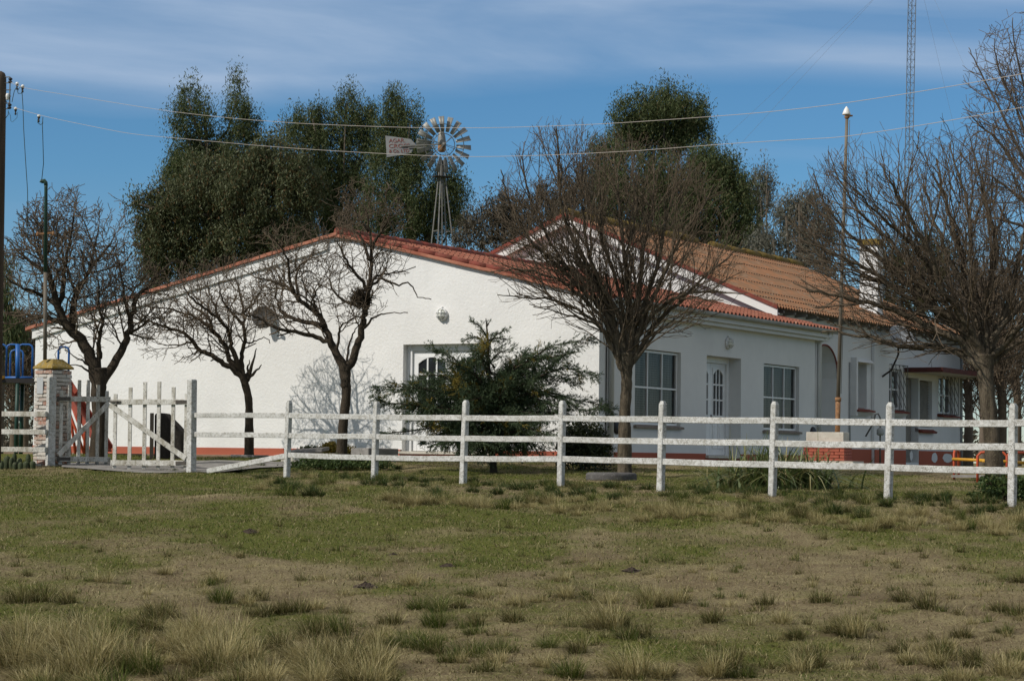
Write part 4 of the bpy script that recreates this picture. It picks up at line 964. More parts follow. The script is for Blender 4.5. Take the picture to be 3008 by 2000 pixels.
for txt, (x, y), (xe, ht) in (("AGAR.", (372, 312), (495, 30)), ("CROSS", (370, 353), (528, 30)), ("& Co. LTD", (372, 390), (525, 26))):
    cu = bpy.data.curves.new('lettering', 'FONT'); cu.body = txt; cu.size = 1; cu.extrude = .004
    o = bpy.data.objects.new('lettering', cu); COL.objects.link(o); bpy.context.view_layer.update()
    w0 = o.dimensions[0]; tgt = np.linalg.norm(S6(xe, y) - S6(x, y)); th_ = np.linalg.norm(S6(x, y) - S6(x, y - ht)) / .70
    p = S6(x, y) - np.array([0, .014, 0]) - ORI[tail.name]
    sx = tgt / w0
    cu.offset = .003; bpy.context.view_layer.update()
    tm = bpy.data.meshes.new_from_object(o.evaluated_get(bpy.context.evaluated_depsgraph_get()))
    vs = [ORI[tail.name] + p + fdir * v.co.x * sx + fup * v.co.y * th_ + fn * v.co.z for v in tm.vertices]
    fs = [tuple(q.vertices) for q in tm.polygons]
    bpy.data.objects.remove(o); bpy.data.meshes.remove(tm); bpy.data.curves.remove(cu)
    link_mesh('lettering', vs, fs, LETTER, tail)
RY = 150.0; rb = np.array([at(2652, 1330, RY)[0], RY, -.25]); rt = at(2682, -140, RY)
ra_ = empty('radio_mast', rb, 'very tall slender lattice radio mast behind the bare trees', 'radio mast')
M = MB(); w_ = .30; cor = [np.array([w_ * cos(t), w_ * sin(t), 0]) for t in (R_(200), R_(320), R_(80))]
for c in cor: M.tube([rb + c, rt + c], .032, 5)
MASTM = m_noise2('haze_tinted_mast', (.16, .18, .21), (.11, .13, .16), 3, .6, 0); M.build('mast_legs', MASTM, ra_)  # mast steel tinted blue-grey, distance haze put into the colour
M = MB(); nl = 66
for i in range(nl):
    a = rb + (rt - rb) * i / nl; b = rb + (rt - rb) * (i + 1) / nl
    for k in range(3): M.tube([a + cor[k], b + cor[(k + 1) % 3]], .013, 4); M.tube([b + cor[k], b + cor[(k + 1) % 3]], .011, 4)
M.build('mast_lattice', MASTM, ra_)
M = MB()
for (q, t) in (((1750, 760, 128.), .98), ((2050, 560, 140.), .99), ((2790, 320, 150.), 1.3), ((2890, 320, 144.), 1.35)):
    e = at(*q); s = rb + (rt - rb) * min(t, 1); dv = e - s; M.tube([s, s + dv * ((s[2] + .3) / (s[2] - e[2]))], .006, 4)
M.build('guy_wires', STEEL, ra_)

# ------------------------------------------------------------------ playground, blocks, tyre, small things in the garden
SY = 46.0
Z2 = lambda x, y, Y=SY: at(x * .287, 950 + y * .287, Y)       # enlarged view of the gate corner
sb = np.array(gnd(at(50, 1380, SY)[0], SY)); sl_ = empty('playground_slide', sb, 'playground slide with blue railings, green posts and red chute behind the gate', 'slide')
M = MB()
for x, y1, dY in ((182, 475, 0), (232, 560, .9), (-90, 475, 0), (-40, 560, .9)):
    t = Z2(x, 560, SY + dY); M = MB(); M.tube([gnd(t[0], t[1]), t], .045, 10); M.build('post', GREEN_P, sl_, True)
M = MB(); dz = Z2(180, 585)[2]; M.box((Z2(110, 585)[0], SY + .45, dz), 1.75, 1.0, .10, 0); M.build('platform', DARKIRON, sl_)
M = MB()
def hoop(xa, xb, yt, yb, Y, r=.021):
    M = MB()
    a, b = Z2(xa, yb, Y), Z2(xb, yb, Y); zt_ = Z2(xa, yt, Y)[2]
    rad = .08; d = np.sign(b[0] - a[0]) * rad
    M.tube([a, a * [1, 1, 0] + [0, 0, zt_ - rad], a * [1, 1, 0] + [d * .3, 0, zt_ - rad * .3], a * [1, 1, 0] + [d, 0, zt_], b * [1, 1, 0] + [-d, 0, zt_], b * [1, 1, 0] + [-d * .3, 0, zt_ - rad * .3], b * [1, 1, 0] + [0, 0, zt_ - rad], b], r, 8); M.build('railing', BLUE_P, sl_, True)
hoop(62, 182, 215, 560, SY); hoop(182, 328, 215, 560, SY + .4); hoop(102, 232, 272, 560, SY + .9); hoop(-90, 62, 215, 560, SY); hoop(592, 700, 240, 575, SY - .05, .024)
M = MB(); t0 = Z2(182, 210); M.tube([Z2(182, 575), t0], .05, 10)
M.build('railing', BLUE_P, sl_, True); M = MB(); M.tube([Z2(55, 555), Z2(330, 555)], .03, 8); M.build('railing', BLUE_P, sl_, True)
ca, cb_ = np.array(Z2(610, 560)), np.array(Z2(1085, 1335, SY - .6)); cb_[2] = gnd(cb_[0], cb_[1])[2] + .1
cdir = (cb_ - ca); mid1 = ca + cdir * .82 - [0, 0, .05]
M = MB(); hw_ = np.array([.08, .20, 0])
for p, q_ in ((ca, mid1), (mid1, cb_)):
    M.add([p - hw_, q_ - hw_, q_ + hw_, p + hw_, p - hw_ - [0, 0, .03], q_ - hw_ - [0, 0, .03], q_ + hw_ - [0, 0, .03], p + hw_ - [0, 0, .03]], [(0, 1, 2, 3), (7, 6, 5, 4), (0, 4, 5, 1), (2, 6, 7, 3)])
M.build('chute', RED_P, sl_)
M = MB()
for s in (-1, 1): M.bar(ca + hw_ * s + [0, 0, .07], cb_ + hw_ * s + [0, 0, .05], .03, .11)
M.build('chute_side', RED_P, sl_)
M = MB(); g0 = Z2(700, 1340, SY - .3); g0[2] = gnd(g0[0], g0[1])[2]; 
for s in (-.28, .28):
    a = np.array(Z2(650, 640)) + [0, s, 0]; b = g0 + [.1, s, 0]; M.tube([a, b], .032, 8); M.tube([ca + cdir * .5 + [0, s, 0], ca * [1, 1, 0] + cdir * [.5, .5, 0] + [0, s, g0[2]]], .03, 8)
    M.tube([ca + cdir * .08 + [0, s, -.1], ca * [1, 1, 0] + cdir * [.62, .62, 0] + [0, s, g0[2]]], .03, 8)
M.build('chute_frame', ORANGE_P, sl_, True)
M = MB(); M.lathe(Z2(0, 560), [(.09, -.03), (.12, 0), (.09, .05)], 10); M.build('end_cap', YEL_P, sl_)
# dark weathered trunk slab behind the gate
Zz = lambda x, y, Y=42.6: at(x * .44656, 800 + y * .44656, Y)
cs = [Zz(*p) for p in ((1012, 1235), (1014, 928), (1050, 923), (1082, 928), (1112, 962), (1150, 1000), (1200, 1055), (1206, 1235))]
cs[0][2] -= .15; cs[-1][2] -= .15
M = MB(); bk = [p + np.array([.05, .45, 0]) for p in cs]; n = len(cs)
M.add(cs + bk, [tuple(range(n - 1, -1, -1)), tuple(range(n, 2 * n))] + [(i, (i + 1) % n, n + (i + 1) % n, n + i) for i in range(n)])
stump = empty('tree_stump', gnd(at(490, 1350, 42.8)[0], 42.8), 'dark broken old tree stump with slanting top behind the gate', 'stump')
ob = M.build('trunk', GREYW, stump); bevel(ob, .04, 2)
M = MB(); M.bar(Zz(997, 1232, 42.55) - [0, 0, .12], Zz(1000, 925, 42.55), .2, .07, up=(1, .2, 0)); M.build('bark_plank', BRNW, stump)
# concrete blocks
def block(c, sx, sy, sz, rz, label, tilt=(0, 0), extra=None, mt=CONC):
    M = MB(); M.box(c, sx, sy, sz, rz, tilt, jit=.008)
    if extra: extra(M)
    o = M.build('concrete_block', mt, None, loc=c); bevel(o, .015, 2); return tag(o, label, 'concrete block', 'concrete blocks in the garden')
Z8 = lambda x, y, Y: at(560 + x * .2713, 1180 + y * .2712, Y)
c = Z8(640, 600, 44.6); block(c, .62, .5, .10, R_(-28), 'flat grey concrete slab at foot of second bare tree')
c = Z8(640, 645, 44.6); block(c, .5, .42, .13, R_(-28), 'brown concrete block underneath the slab by second bare tree', mt=MORTAR)
c = Z8(1285, 525, 43.4); block(c, .72, .34, .07, R_(-20), 'tilted pale concrete slab lying before the yellow shrub', (.06, .1))
c = Z8(1330, 590, 43.0); block(c, .85, .4, .12, R_(-15), 'long pale concrete block below the tilted slab', mt=MORTAR)
c = Z8(1250, 640, 42.6); block(c, .9, .4, .10, R_(-12), 'lowest pale concrete block of the loose heap', mt=CONCW)
c = Z8(1990, 600, 43.3); block(c, .62, .72, .36, R_(-52), 'dark sided square concrete block left of the front doors')
# tyre
tc_ = np.array(gpx(1796, 1412)); tyre = empty('tyre', tc_, 'old grey car tyre lying flat around the tree foot', 'tyre')
M = MB(); prof = [(.38, .0), (.42, .015), (.44, .045), (.435, .06), (.44, .075), (.435, .095), (.44, .11), (.43, .14), (.40, .16), (.33, .165), (.30, .15), (.33, .12), (.34, .08), (.33, .03), (.30, .01)]
n = 40; V = []
for k in range(n):
    t = 2 * pi * k / n
    for r, z in prof: V.append((tc_[0] + r * cos(t), tc_[1] + .05 + r * sin(t), tc_[2] - .03 + z))
p_ = len(prof)
F = [(k * p_ + i, ((k + 1) % n) * p_ + i, ((k + 1) % n) * p_ + (i + 1) % p_, k * p_ + (i + 1) % p_) for k in range(n) for i in range(p_)]
link_mesh('rubber', V, F, RUBBER, tyre, True)
M = MB(); M.lathe(tc_ + [0, .05, -.03], [(.31, 0), (.31, .06)], 24); M.build('soil_fill', SOIL_M, tyre)
# red and yellow play frame
RYp = 40.0; Zr = lambda x, y, Y=RYp: at(2700 + x * .2552, 1100 + y * .2551, Y)
rb_ = np.array(gnd(Zr(700, 1180)[0], RYp)); pf_ = empty('play_roundabout', rb_, 'red and yellow tubular play roundabout half hidden by the trunk', 'play equipment')
M = MB()
def hoop2(x0, x1, yt, Y0, Y1):
    a = Zr(x0, 1100, Y0); b = Zr(x1, 1100, Y1); ga = gnd(a[0], a[1]); gb = gnd(b[0], b[1]); zt_ = Zr(x0, yt, Y0)[2]
    ga = np.array(ga); gb = np.array(gb); d = (gb - ga) * [1, 1, 0]
    M.tube([ga, ga * [1, 1, 0] + [0, 0, zt_ - .07], ga * [1, 1, 0] + d * .12 + [0, 0, zt_ - .01], ga * [1, 1, 0] + d * .3 + [0, 0, zt_], ga * [1, 1, 0] + d * .7 + [0, 0, zt_], ga * [1, 1, 0] + d * .88 + [0, 0, zt_ - .01], gb * [1, 1, 0] + [0, 0, zt_ - .07], gb], .024, 8)
hoop2(402, 455, 868, RYp, RYp + .6); hoop2(672, 1010, 890, RYp - .8, RYp - .9); hoop2(1010, 1300, 895, RYp - .9, RYp - .4)
M.build('hoops', ORANGE_P, pf_, True)
M = MB(); M.tube([Zr(390, 972), Zr(690, 985, RYp - .8)], .028, 8); M.tube([Zr(690, 985, RYp - .8), Zr(1010, 1002, RYp - .9), Zr(1320, 1022, RYp - .4)], .028, 8); M.bar(Zr(700, 997, RYp - .75), Zr(1300, 1012, RYp - .5), .2, .03); M.build('seat_rail', YEL_P, pf_, True)
M = MB(); M.bar(Zr(392, 1168), Zr(800, 1170, RYp - .6), .12, .05); M.bar(Zr(800, 1172, RYp - .6), Zr(1320, 1195, RYp - .4), .12, .05); M.build('base_rail', CONC, pf_)

# ------------------------------------------------------------------ bare trees
class Twigs:
    """many short tapered segments, built in one go"""
    def __init__(s): s.a = []; s.b = []; s.ra = []; s.rb = []
    def seg(s, a, b, ra, rb): s.a.append(a); s.b.append(b); s.ra.append(ra); s.rb.append(rb)
    def arrays(s, n):
        A = np.array(s.a, float); B = np.array(s.b, float); ra = np.array(s.ra)[:, None]; rb = np.array(s.rb)[:, None]
        D = B - A; D /= (np.linalg.norm(D, axis=1, keepdims=True) + 1e-9)
        ref = np.where(np.abs(D[:, 2:3]) < .9, np.array([[0, 0, 1.]]), np.array([[1., 0, 0]]))
        X = np.cross(D, ref); X /= np.linalg.norm(X, axis=1, keepdims=True); Y = np.cross(D, X)
        rings = []
        for P, r in ((A - D * ra * .3, ra), (B + D * rb * .3, rb)):
            for k in range(n): t = 2 * pi * k / n; rings.append(P + (X * cos(t) + Y * sin(t)) * r)
        V = np.stack(rings, 1).reshape(-1, 3); m = len(A); base = (np.arange(m) * 2 * n)[:, None]
        F = np.concatenate([base + np.array([[k, (k + 1) % n, n + (k + 1) % n, n + k]]) for k in range(n)], 0)
        return V, F
def norm(v):
    l = math.sqrt(v[0] * v[0] + v[1] * v[1] + v[2] * v[2]) + 1e-9; return (v[0] / l, v[1] / l, v[2] / l)
def rot_off(d, ang, az):
    d = norm(d); ref = (0, 0, 1) if abs(d[2]) < .9 else (1, 0, 0)
    x = norm((d[1] * ref[2] - d[2] * ref[1], d[2] * ref[0] - d[0] * ref[2], d[0] * ref[1] - d[1] * ref[0]))
    y = (d[1] * x[2] - d[2] * x[1], d[2] * x[0] - d[0] * x[2], d[0] * x[1] - d[1] * x[0])
    s, c = sin(ang), cos(ang); ca, sa = cos(az), sin(az)
    return tuple(d[i] * c + (x[i] * ca + y[i] * sa) * s for i in range(3))
def grow(tw, p, d, L, r, lev, env, R, S):
    """S: dict(trop, wig, ang, ratio, gap, maxlev, rmin)"""
    ns = max(2, min(6, int(L / S['seg']))); sl = L / ns; pts = [(p, d, r)]
    for i in range(ns):
        w = S['wig']
        d = norm((d[0] + R.gauss(0, w), d[1] + R.gauss(0, w), d[2] + R.gauss(0, w) + S['trop']))
        q = (p[0] + d[0] * sl, p[1] + d[1] * sl, p[2] + d[2] * sl)
        e = env(q)
        if e > 1.0 and R.random() < (e - 1) * 4 + .15: break
        r2 = max(r * (1 - .75 / ns), S['rmin'])
        tw.seg(p, q, r, r2); p, r = q, r2; pts.append((p, d, r))
    if lev >= S['maxlev'] or len(pts) < 2: return
    Lr = sl * (len(pts) - 1); nch = int(Lr / S['gap'][lev] + R.random()); az0 = R.uniform(0, 6.28)
    for k in range(nch):
        t = (k + R.uniform(.25, .9)) / max(nch, 1); t = .12 + .88 * t; f = t * (len(pts) - 1); i = min(int(f), len(pts) - 2); f -= i
        a, b = pts[i], pts[i + 1]; pp = tuple(a[0][j] + (b[0][j] - a[0][j]) * f for j in range(3))
        az = az0 + k * 2.4 + R.uniform(-.5, .5); an = R_(R.uniform(*S['ang']))
        cd = rot_off(b[1], an, az); cl = S['len'][min(lev + 1, len(S['len']) - 1)] * R.uniform(.55, 1.25) * (1.1 - .4 * t)
        grow(tw, pp, cd, cl, max(min(a[2] * .62, S['rl'][min(lev + 1, len(S['rl']) - 1)]), S['rmin']), lev + 1, env, R, S)
def bare_tree(name, label, base_px, trunk, limbs, crown, S, seed, bark, twig, tr, to=lambda x, y: (x, y), depth=None, dspread=1.1, limb_r=.07, group=None, flare=.18):
    """trunk, limbs: photo polylines through to(); crown: ellipses (cx, cy, rx, ry) in photo pixels"""
    R = random.Random(seed)
    b = gpx(*base_px) if depth is None else gnd(at(*base_px, depth)[0], depth)
    Y0 = b[1]; root = empty(name, b, label, 'tree', group)
    T = [np.array(at(*to(*p), Y0)) for p in trunk]; T[0] = np.array(b) - [0, 0, .15]
    T = smooth_path(T, 5); nT = len(T)
    M = MB()
    rad = [tr * (1.28 - .34 * min(1, i / (nT * .35))) * (1 - .10 * i / nT) * (1 + .05 * sin(i * 2.1)) * (1 + flare * max(0, i / (nT - 1) - .72) / .28) for i in range(nT)]
    M.tube(T, rad, 12)
    els = []
    for cx, cy, rx, ry in crown:
        c = at(cx, cy, Y0); k = Y0 / FPX; els.append((c, rx * k, ry * k))
    dr = sum(e[1] for e in els) / len(els)
    def env(q):
        return min(((q[0] - c[0]) / rx) ** 2 + ((q[2] - c[2]) / rz) ** 2 + ((q[1] - Y0) / max(dr, rx * .8)) ** 2 for c, rx, rz in els)
    tw = Twigs()
    for li, lb in enumerate(limbs):
        pts = lb['p']; dy = lb.get('dy', R.uniform(-dspread, dspread)); r0 = lb.get('r', limb_r); n = len(pts)
        P = [np.array(at(*to(*p), Y0 + dy * (i / max(1, n - 1)) ** 1.2)) for i, p in enumerate(pts)]
        if not lb.get('stub'):
            di = [np.linalg.norm(t - P[0]) for t in T]; k0 = int(np.argmin(di))
            if di[k0] < .45: P = [T[max(0, k0 - 3)]] + P
        P = smooth_path(P, 4); m = len(P)
        P = [p + np.array([R.gauss(0, .012), R.gauss(0, .012), R.gauss(0, .012)]) if 0 < i else p for i, p in enumerate(P)]
        rr = [max(r0 * (1.12 - .96 * (i / (m - 1)) ** .85), .009) for i in range(m)]
        M.tube(P, rr, 8)
        if lb.get('stub'): continue
        seglen = sum(np.linalg.norm(P[i + 1] - P[i]) for i in range(m - 1)); nch = int(seglen / S['gap'][0]); az0 = R.uniform(0, 6)
        for k in range(nch):
            t = .16 + .84 * (k + R.random()) / nch; f = t * (m - 1); i = min(int(f), m - 2); pp = P[i] + (P[i + 1] - P[i]) * (f - i)
            d = norm(P[i + 1] - P[i]); cd = rot_off(d, R_(R.uniform(*S['ang'])), az0 + k * 2.4 + R.uniform(-.5, .5))
            grow(tw, tuple(pp), cd, S['len'][1] * R.uniform(.5, 1.3) * (1.15 - .45 * t), min(rr[i] * .6, S['rl'][1]), 1, env, R, S)
        d = norm(P[-1] - P[-2]); grow(tw, tuple(P[-1]), d, S['len'][1] * .8, rr[-1], 1, env, R, S)
    M.build('trunk', bark, root, True)
    V, F = tw.arrays(3)
    link_mesh('branches', V, F, twig, root, True)
    return root, len(tw.a)
SA = dict(trop=.05, wig=.17, ang=(28, 68), gap=[.18, .155, .135, .13], len=[0, .80, .46, .28, .16], rl=[.05, .019, .0102, .0068, .0052], maxlev=4, rmin=.0044, seg=.085)
SB = dict(trop=.075, wig=.15, ang=(16, 44), gap=[.20, .24, .235, .4], len=[0, 1.5, .85, .46, .26], rl=[.05, .018, .0092, .0058, .005], maxlev=3, rmin=.0034, seg=.11)
r2 = lambda x, y: (700 + x * .38265, 520 + y * .38265)
r1 = lambda x, y: (380 + x * .38255, 520 + y * .38265)
z2f = lambda x, y: (x * .44656, 800 + y * .44656)
r3 = lambda x, y: (1380 + x * .51008, 320 + y * .5102)
z5f = lambda x, y: (2256 + x * .44656, 800 + y * .44656)
I = lambda f, pts: [f(*p) for p in pts]
_, c1 = bare_tree('bare_tree', 'bare forked tree with a bird nest in its right limb before white wall', (1001, 1379), I(r2, [(785, 2245), (795, 2080), (805, 1900), (830, 1650), (815, 1480), (825, 1430)]),
    [dict(p=I(r2, q), r=r, dy=dy) for q, r, dy in [
        ([(812, 1500), (740, 1330), (700, 1240), (640, 1110), (590, 1030), (480, 960), (430, 890), (370, 840), (250, 800), (130, 770)], .085, .3),
        ([(710, 1290), (600, 1230), (480, 1195), (370, 1180), (250, 1140), (150, 1080), (60, 1060), (-40, 1030)], .055, -.7),
        ([(660, 1140), (520, 1115), (420, 1080), (340, 1040), (300, 980), (290, 880), (280, 780), (230, 700)], .045, .9),
        ([(765, 1340), (775, 1200), (790, 1150), (870, 1090), (930, 1060)], .035, -.6),
        ([(830, 1480), (890, 1360), (940, 1230), (960, 1120), (985, 1020), (1000, 880), (1015, 720), (1020, 560), (1010, 420), (980, 260)], .085, .2),
        ([(965, 1160), (1060, 1070), (1170, 1050), (1300, 1040)], .024, -.8), ([(1000, 870), (1080, 790), (1200, 820), (1320, 830), (1390, 920), (1480, 945)], .028, -.5),
        ([(1003, 850), (1060, 760), (1150, 740), (1270, 720), (1370, 690)], .028, .8), ([(990, 860), (900, 740), (830, 640), (780, 540), (740, 470)], .035, -.7),
        ([(930, 1000), (780, 930), (720, 850), (690, 760), (650, 680)], .03, .9), ([(830, 1440), (860, 1270), (900, 1170), (940, 1080)], .03, .7),
        ([(430, 890), (390, 760), (380, 640), (330, 540), (260, 450)], .035, -.6), ([(590, 1030), (575, 930), (600, 870), (640, 830)], .03, -.5),
        ([(1015, 640), (960, 500), (900, 420), (830, 330)], .035, .5), ([(1020, 560), (1080, 440), (1150, 340), (1200, 250)], .03, -.6), ([(1000, 420), (930, 320), (880, 230)], .025, -.2),
        ([(470, 960), (440, 800), (470, 700), (540, 620), (590, 540)], .03, .6)]],
    [(940, 800, 240, 175), (1080, 690, 150, 170), (840, 880, 170, 110)], SA, 11, BARK, TWIG, .098)
_, c2 = bare_tree('bare_tree', 'low spreading bare tree with broken splintered limb, between gate and nest tree', (732, 1338), I(r1, [(920, 2140), (920, 1900), (915, 1700), (880, 1560), (872, 1510)]),
    [dict(p=I(r1, q), r=r, dy=dy) for q, r, dy in [
        ([(875, 1540), (800, 1480), (700, 1420), (620, 1360), (530, 1320), (480, 1250), (400, 1190), (300, 1160), (190, 1120), (100, 1100), (20, 1080)], .07, -.4),
        ([(860, 1510), (770, 1400), (730, 1290), (640, 1180), (560, 1110), (500, 1070), (400, 1040), (280, 1010), (150, 1000)], .065, .5),
        ([(860, 1500), (800, 1360), (770, 1250), (760, 1180), (690, 1100), (600, 1020), (520, 960), (450, 900), (420, 840)], .06, -.8),
        ([(870, 1500), (860, 1380), (885, 1260), (880, 1130), (870, 1000), (850, 900), (830, 820), (800, 740)], .055, .3),
        ([(888, 1270), (960, 1270), (1030, 1230), (1090, 1270)], .02, -.6), ([(640, 1190), (600, 1080), (480, 990), (440, 920)], .04, .9),
        ([(872, 1130), (780, 1030), (720, 960), (700, 880), (690, 800)], .035, -.5), ([(875, 1040), (960, 960), (1010, 880), (1050, 820)], .03, .5),
        ([(480, 1260), (400, 1290), (300, 1290), (210, 1270)], .025, .5), ([(530, 1330), (470, 1370), (400, 1390)], .02, -.2), ([(700, 1110), (640, 950), (600, 850), (560, 760)], .03, .6)]]
    + [dict(p=I(r1, q), r=r, dy=0, stub=1) for q, r in (([(900, 1560), (945, 1440), (975, 1320)], .05), ([(905, 1560), (960, 1500), (1012, 1438)], .045), ([(890, 1560), (910, 1470), (925, 1400)], .04))],
    [(600, 900, 190, 165), (500, 960, 130, 110), (730, 860, 110, 130)], SA, 12, BARK, TWIG, .088, depth=44.6)
_, c3 = bare_tree('bare_tree', 'thick dark bare tree with crown over the gate at far left', (285, 1345), I(z2f, [(655, 1225), (655, 1050), (650, 850), (655, 700), (650, 630)]),
    [dict(p=I(z2f, q), r=r, dy=dy) for q, r, dy in [
        ([(640, 720), (600, 560), (530, 440), (440, 350), (380, 220), (345, 100), (320, 0), (300, -80), (280, -200)], .14, -.3),
        ([(450, 350), (350, 310), (240, 290), (120, 270), (20, 260)], .06, .6), ([(470, 360), (480, 270), (500, 150), (560, 50), (600, -40), (620, -150), (650, -280)], .08, .8),
        ([(645, 680), (655, 420), (680, 330), (650, 220), (650, 80), (620, -50)], .05, -.9), ([(670, 730), (750, 600), (820, 480), (850, 380), (870, 280), (900, 160), (990, 80), (1060, 0), (1120, -60)], .10, .3),
        ([(860, 400), (920, 360), (1000, 300), (1080, 300)], .035, -.6), ([(345, 110), (300, -50), (200, -200), (120, -320)], .05, .7), ([(380, 230), (420, 80), (430, -80), (470, -250), (480, -380)], .055, -.8),
        ([(380, 220), (250, 140), (130, 90), (20, 20)], .045, -.9), ([(600, -40), (700, -150), (760, -260)], .04, .4), ([(860, 330), (820, 180), (800, 40), (780, -80)], .04, -.5), ([(320, 10), (220, -60), (100, -150), (40, -230)], .04, .2),
        ([(300, -80), (340, -230), (350, -380)], .035, -.4), ([(500, 150), (450, 0), (400, -150)], .035, .5)]]
    + [dict(p=I(z2f, q), r=r, dy=-.4, stub=1) for q, r in (([(612, 670), (540, 620), (450, 605)], .028), ([(605, 625), (540, 580), (430, 510)], .028), ([(655, 560), (650, 500), (632, 455)], .05))],
    [(225, 800, 225, 260), (170, 860, 175, 200), (400, 880, 110, 130)], dict(SA, gap=[.2, .165, .14, .125], len=[0, 1.0, .55, .32, .2], rl=[.05, .024, .0135, .009, .0075], rmin=.006, seg=.1), 13, BARK, TWIG, .155, depth=42.0)
L4 = [([(870, 1480), (800, 1340), (740, 1250), (640, 1210), (530, 1180), (420, 1150)], .045), ([(860, 1460), (830, 1330), (770, 1210), (640, 1080), (500, 980), (330, 930), (180, 930)], .06),
      ([(870, 1440), (820, 1240), (740, 1130), (620, 1010), (480, 880), (350, 760), (250, 600), (200, 450), (180, 350)], .06), ([(890, 1440), (800, 1150), (720, 1000), (660, 860), (580, 720), (530, 560), (520, 400), (510, 250), (500, 100)], .065),
      ([(900, 1440), (870, 1200), (780, 1050), (690, 850), (650, 600), (640, 420), (660, 250)], .06), ([(910, 1440), (920, 1200), (910, 1000), (890, 820), (870, 640), (850, 420), (830, 280)], .065),
      ([(930, 1440), (960, 1180), (980, 1000), (1000, 820), (1040, 640), (1060, 450), (1060, 300)], .06), ([(940, 1420), (1000, 1200), (1080, 1040), (1150, 880), (1230, 720), (1330, 580), (1400, 440)], .06),
      ([(950, 1430), (1040, 1290), (1110, 1200), (1220, 1100), (1340, 980), (1440, 900), (1540, 820)], .055), ([(960, 1440), (1050, 1320), (1150, 1250), (1280, 1200), (1420, 1200)], .035),
      ([(960, 1330), (1060, 1180), (1200, 1080), (1350, 1050), (1500, 1060), (1600, 1060)], .045), ([(840, 1360), (700, 1210), (520, 1110), (330, 1090), (160, 1070)], .045), ([(880, 1400), (760, 1060), (560, 900), (400, 640), (320, 400), (300, 250)], .05),
      ([(900, 1300), (850, 1000), (760, 760), (760, 560), (740, 400)], .045), ([(960, 1250), (1080, 900), (1130, 640), (1180, 480)], .045), ([(940, 1300), (900, 900), (960, 620), (950, 420)], .045), ([(790, 1180), (600, 940), (420, 820), (260, 700)], .035)]
_, c4 = bare_tree('bare_tree', 'large fan shaped bare tree growing out of the tyre by house corner', (1835, 1402), I(r3, [(893, 2115), (892, 1900), (893, 1750), (903, 1600), (902, 1500), (904, 1405)]), [dict(p=I(r3, q), r=r) for q, r in L4],
    [(1800, 720, 380, 330), (1660, 640, 210, 300), (1950, 700, 220, 260)], SB, 14, BARK2, TWIG, .112, dspread=1.2, flare=.5)
L5 = [([(1360, 600), (1240, 520), (1100, 490), (900, 490), (700, 440), (500, 400), (350, 390)], .065), ([(1380, 580), (1250, 440), (1100, 380), (950, 290), (780, 230), (600, 190), (400, 150), (250, 120)], .07),
      ([(1400, 580), (1300, 400), (1150, 300), (1040, 170), (900, 60), (760, -60), (600, -200), (480, -300), (350, -500)], .075), ([(1420, 560), (1330, 380), (1230, 220), (1130, 80), (1080, -100), (960, -320), (850, -500), (800, -620)], .075),
      ([(1430, 560), (1400, 380), (1330, 220), (1290, 50), (1270, -150), (1200, -350), (1150, -550), (1100, -750)], .07), ([(1440, 560), (1420, 350), (1430, 200), (1480, 0), (1500, -200), (1450, -400), (1400, -600), (1350, -800)], .07),
      ([(1460, 570), (1500, 400), (1560, 300), (1620, 200), (1690, 100), (1780, -100), (1800, -300)], .07), ([(1470, 580), (1560, 470), (1650, 360), (1750, 280), (1900, 180), (2000, 0)], .065), ([(1470, 600), (1620, 480), (1750, 420), (1900, 380)], .05),
      ([(1380, 520), (1250, 330), (1050, 220), (850, 130), (700, 0), (500, -100), (300, -200), (100, -380)], .055), ([(1390, 500), (1200, 250), (1000, 50), (800, -200), (600, -400), (450, -650)], .055), ([(1440, 450), (1360, 150), (1330, -100), (1330, -350), (1250, -650), (1200, -850)], .055),
      ([(1480, 450), (1600, 150), (1650, -100), (1700, -350), (1720, -550)], .055), ([(1500, 400), (1720, 150), (1880, -100), (1950, -300)], .05), ([(1200, 300), (1000, 150), (800, 90), (600, 20), (420, -20)], .04), ([(1100, 20), (950, -180), (750, -350), (600, -520)], .04), ([(1300, 100), (1180, -100), (1080, -400), (1000, -650)], .04)]
_, c5 = bare_tree('bare_tree', 'massive dark bare tree just behind fence at the right edge', (2921, 1458), I(z5f, [(1495, 1475), (1490, 1300), (1470, 1050), (1440, 800), (1428, 640), (1428, 540)]), [dict(p=I(z5f, q), r=r) for q, r in L5],
    [(2760, 720, 390, 380), (2560, 700, 240, 300), (2960, 700, 300, 380)], dict(SB, gap=[.175, .215, .22, .34], len=[0, 1.3, .75, .42, .24], rl=[.05, .0165, .0085, .0054, .004], rmin=.0031, seg=.10), 15, BARK2, TWIG, .128, dspread=1.3, flare=.35)
# bird nest
nc = at(*r2(945, 930), 40.2); R = random.Random(2); tw = Twigs()
for k in range(520):
    a, b, c = R.gauss(0, 1), R.gauss(0, 1), R.gauss(0, 1); l = math.sqrt(a * a + b * b + c * c); rad = .19 * R.random() ** .4
    p = (nc[0] + a / l * rad, nc[1] + b / l * rad, nc[2] + c / l * rad * .95); d = norm((R.gauss(0, 1), R.gauss(0, 1), R.gauss(0, .5))); L = R.uniform(.06, .14)
    tw.seg(tuple(p[i] - d[i] * L for i in range(3)), tuple(p[i] + d[i] * L for i in range(3)), .006, .004)
V, F = tw.arrays(3); tag(link_mesh('bird_nest', V, F, BARK, None, loc=nc), 'dark round stick nest lodged in the forked bare tree', 'nest')

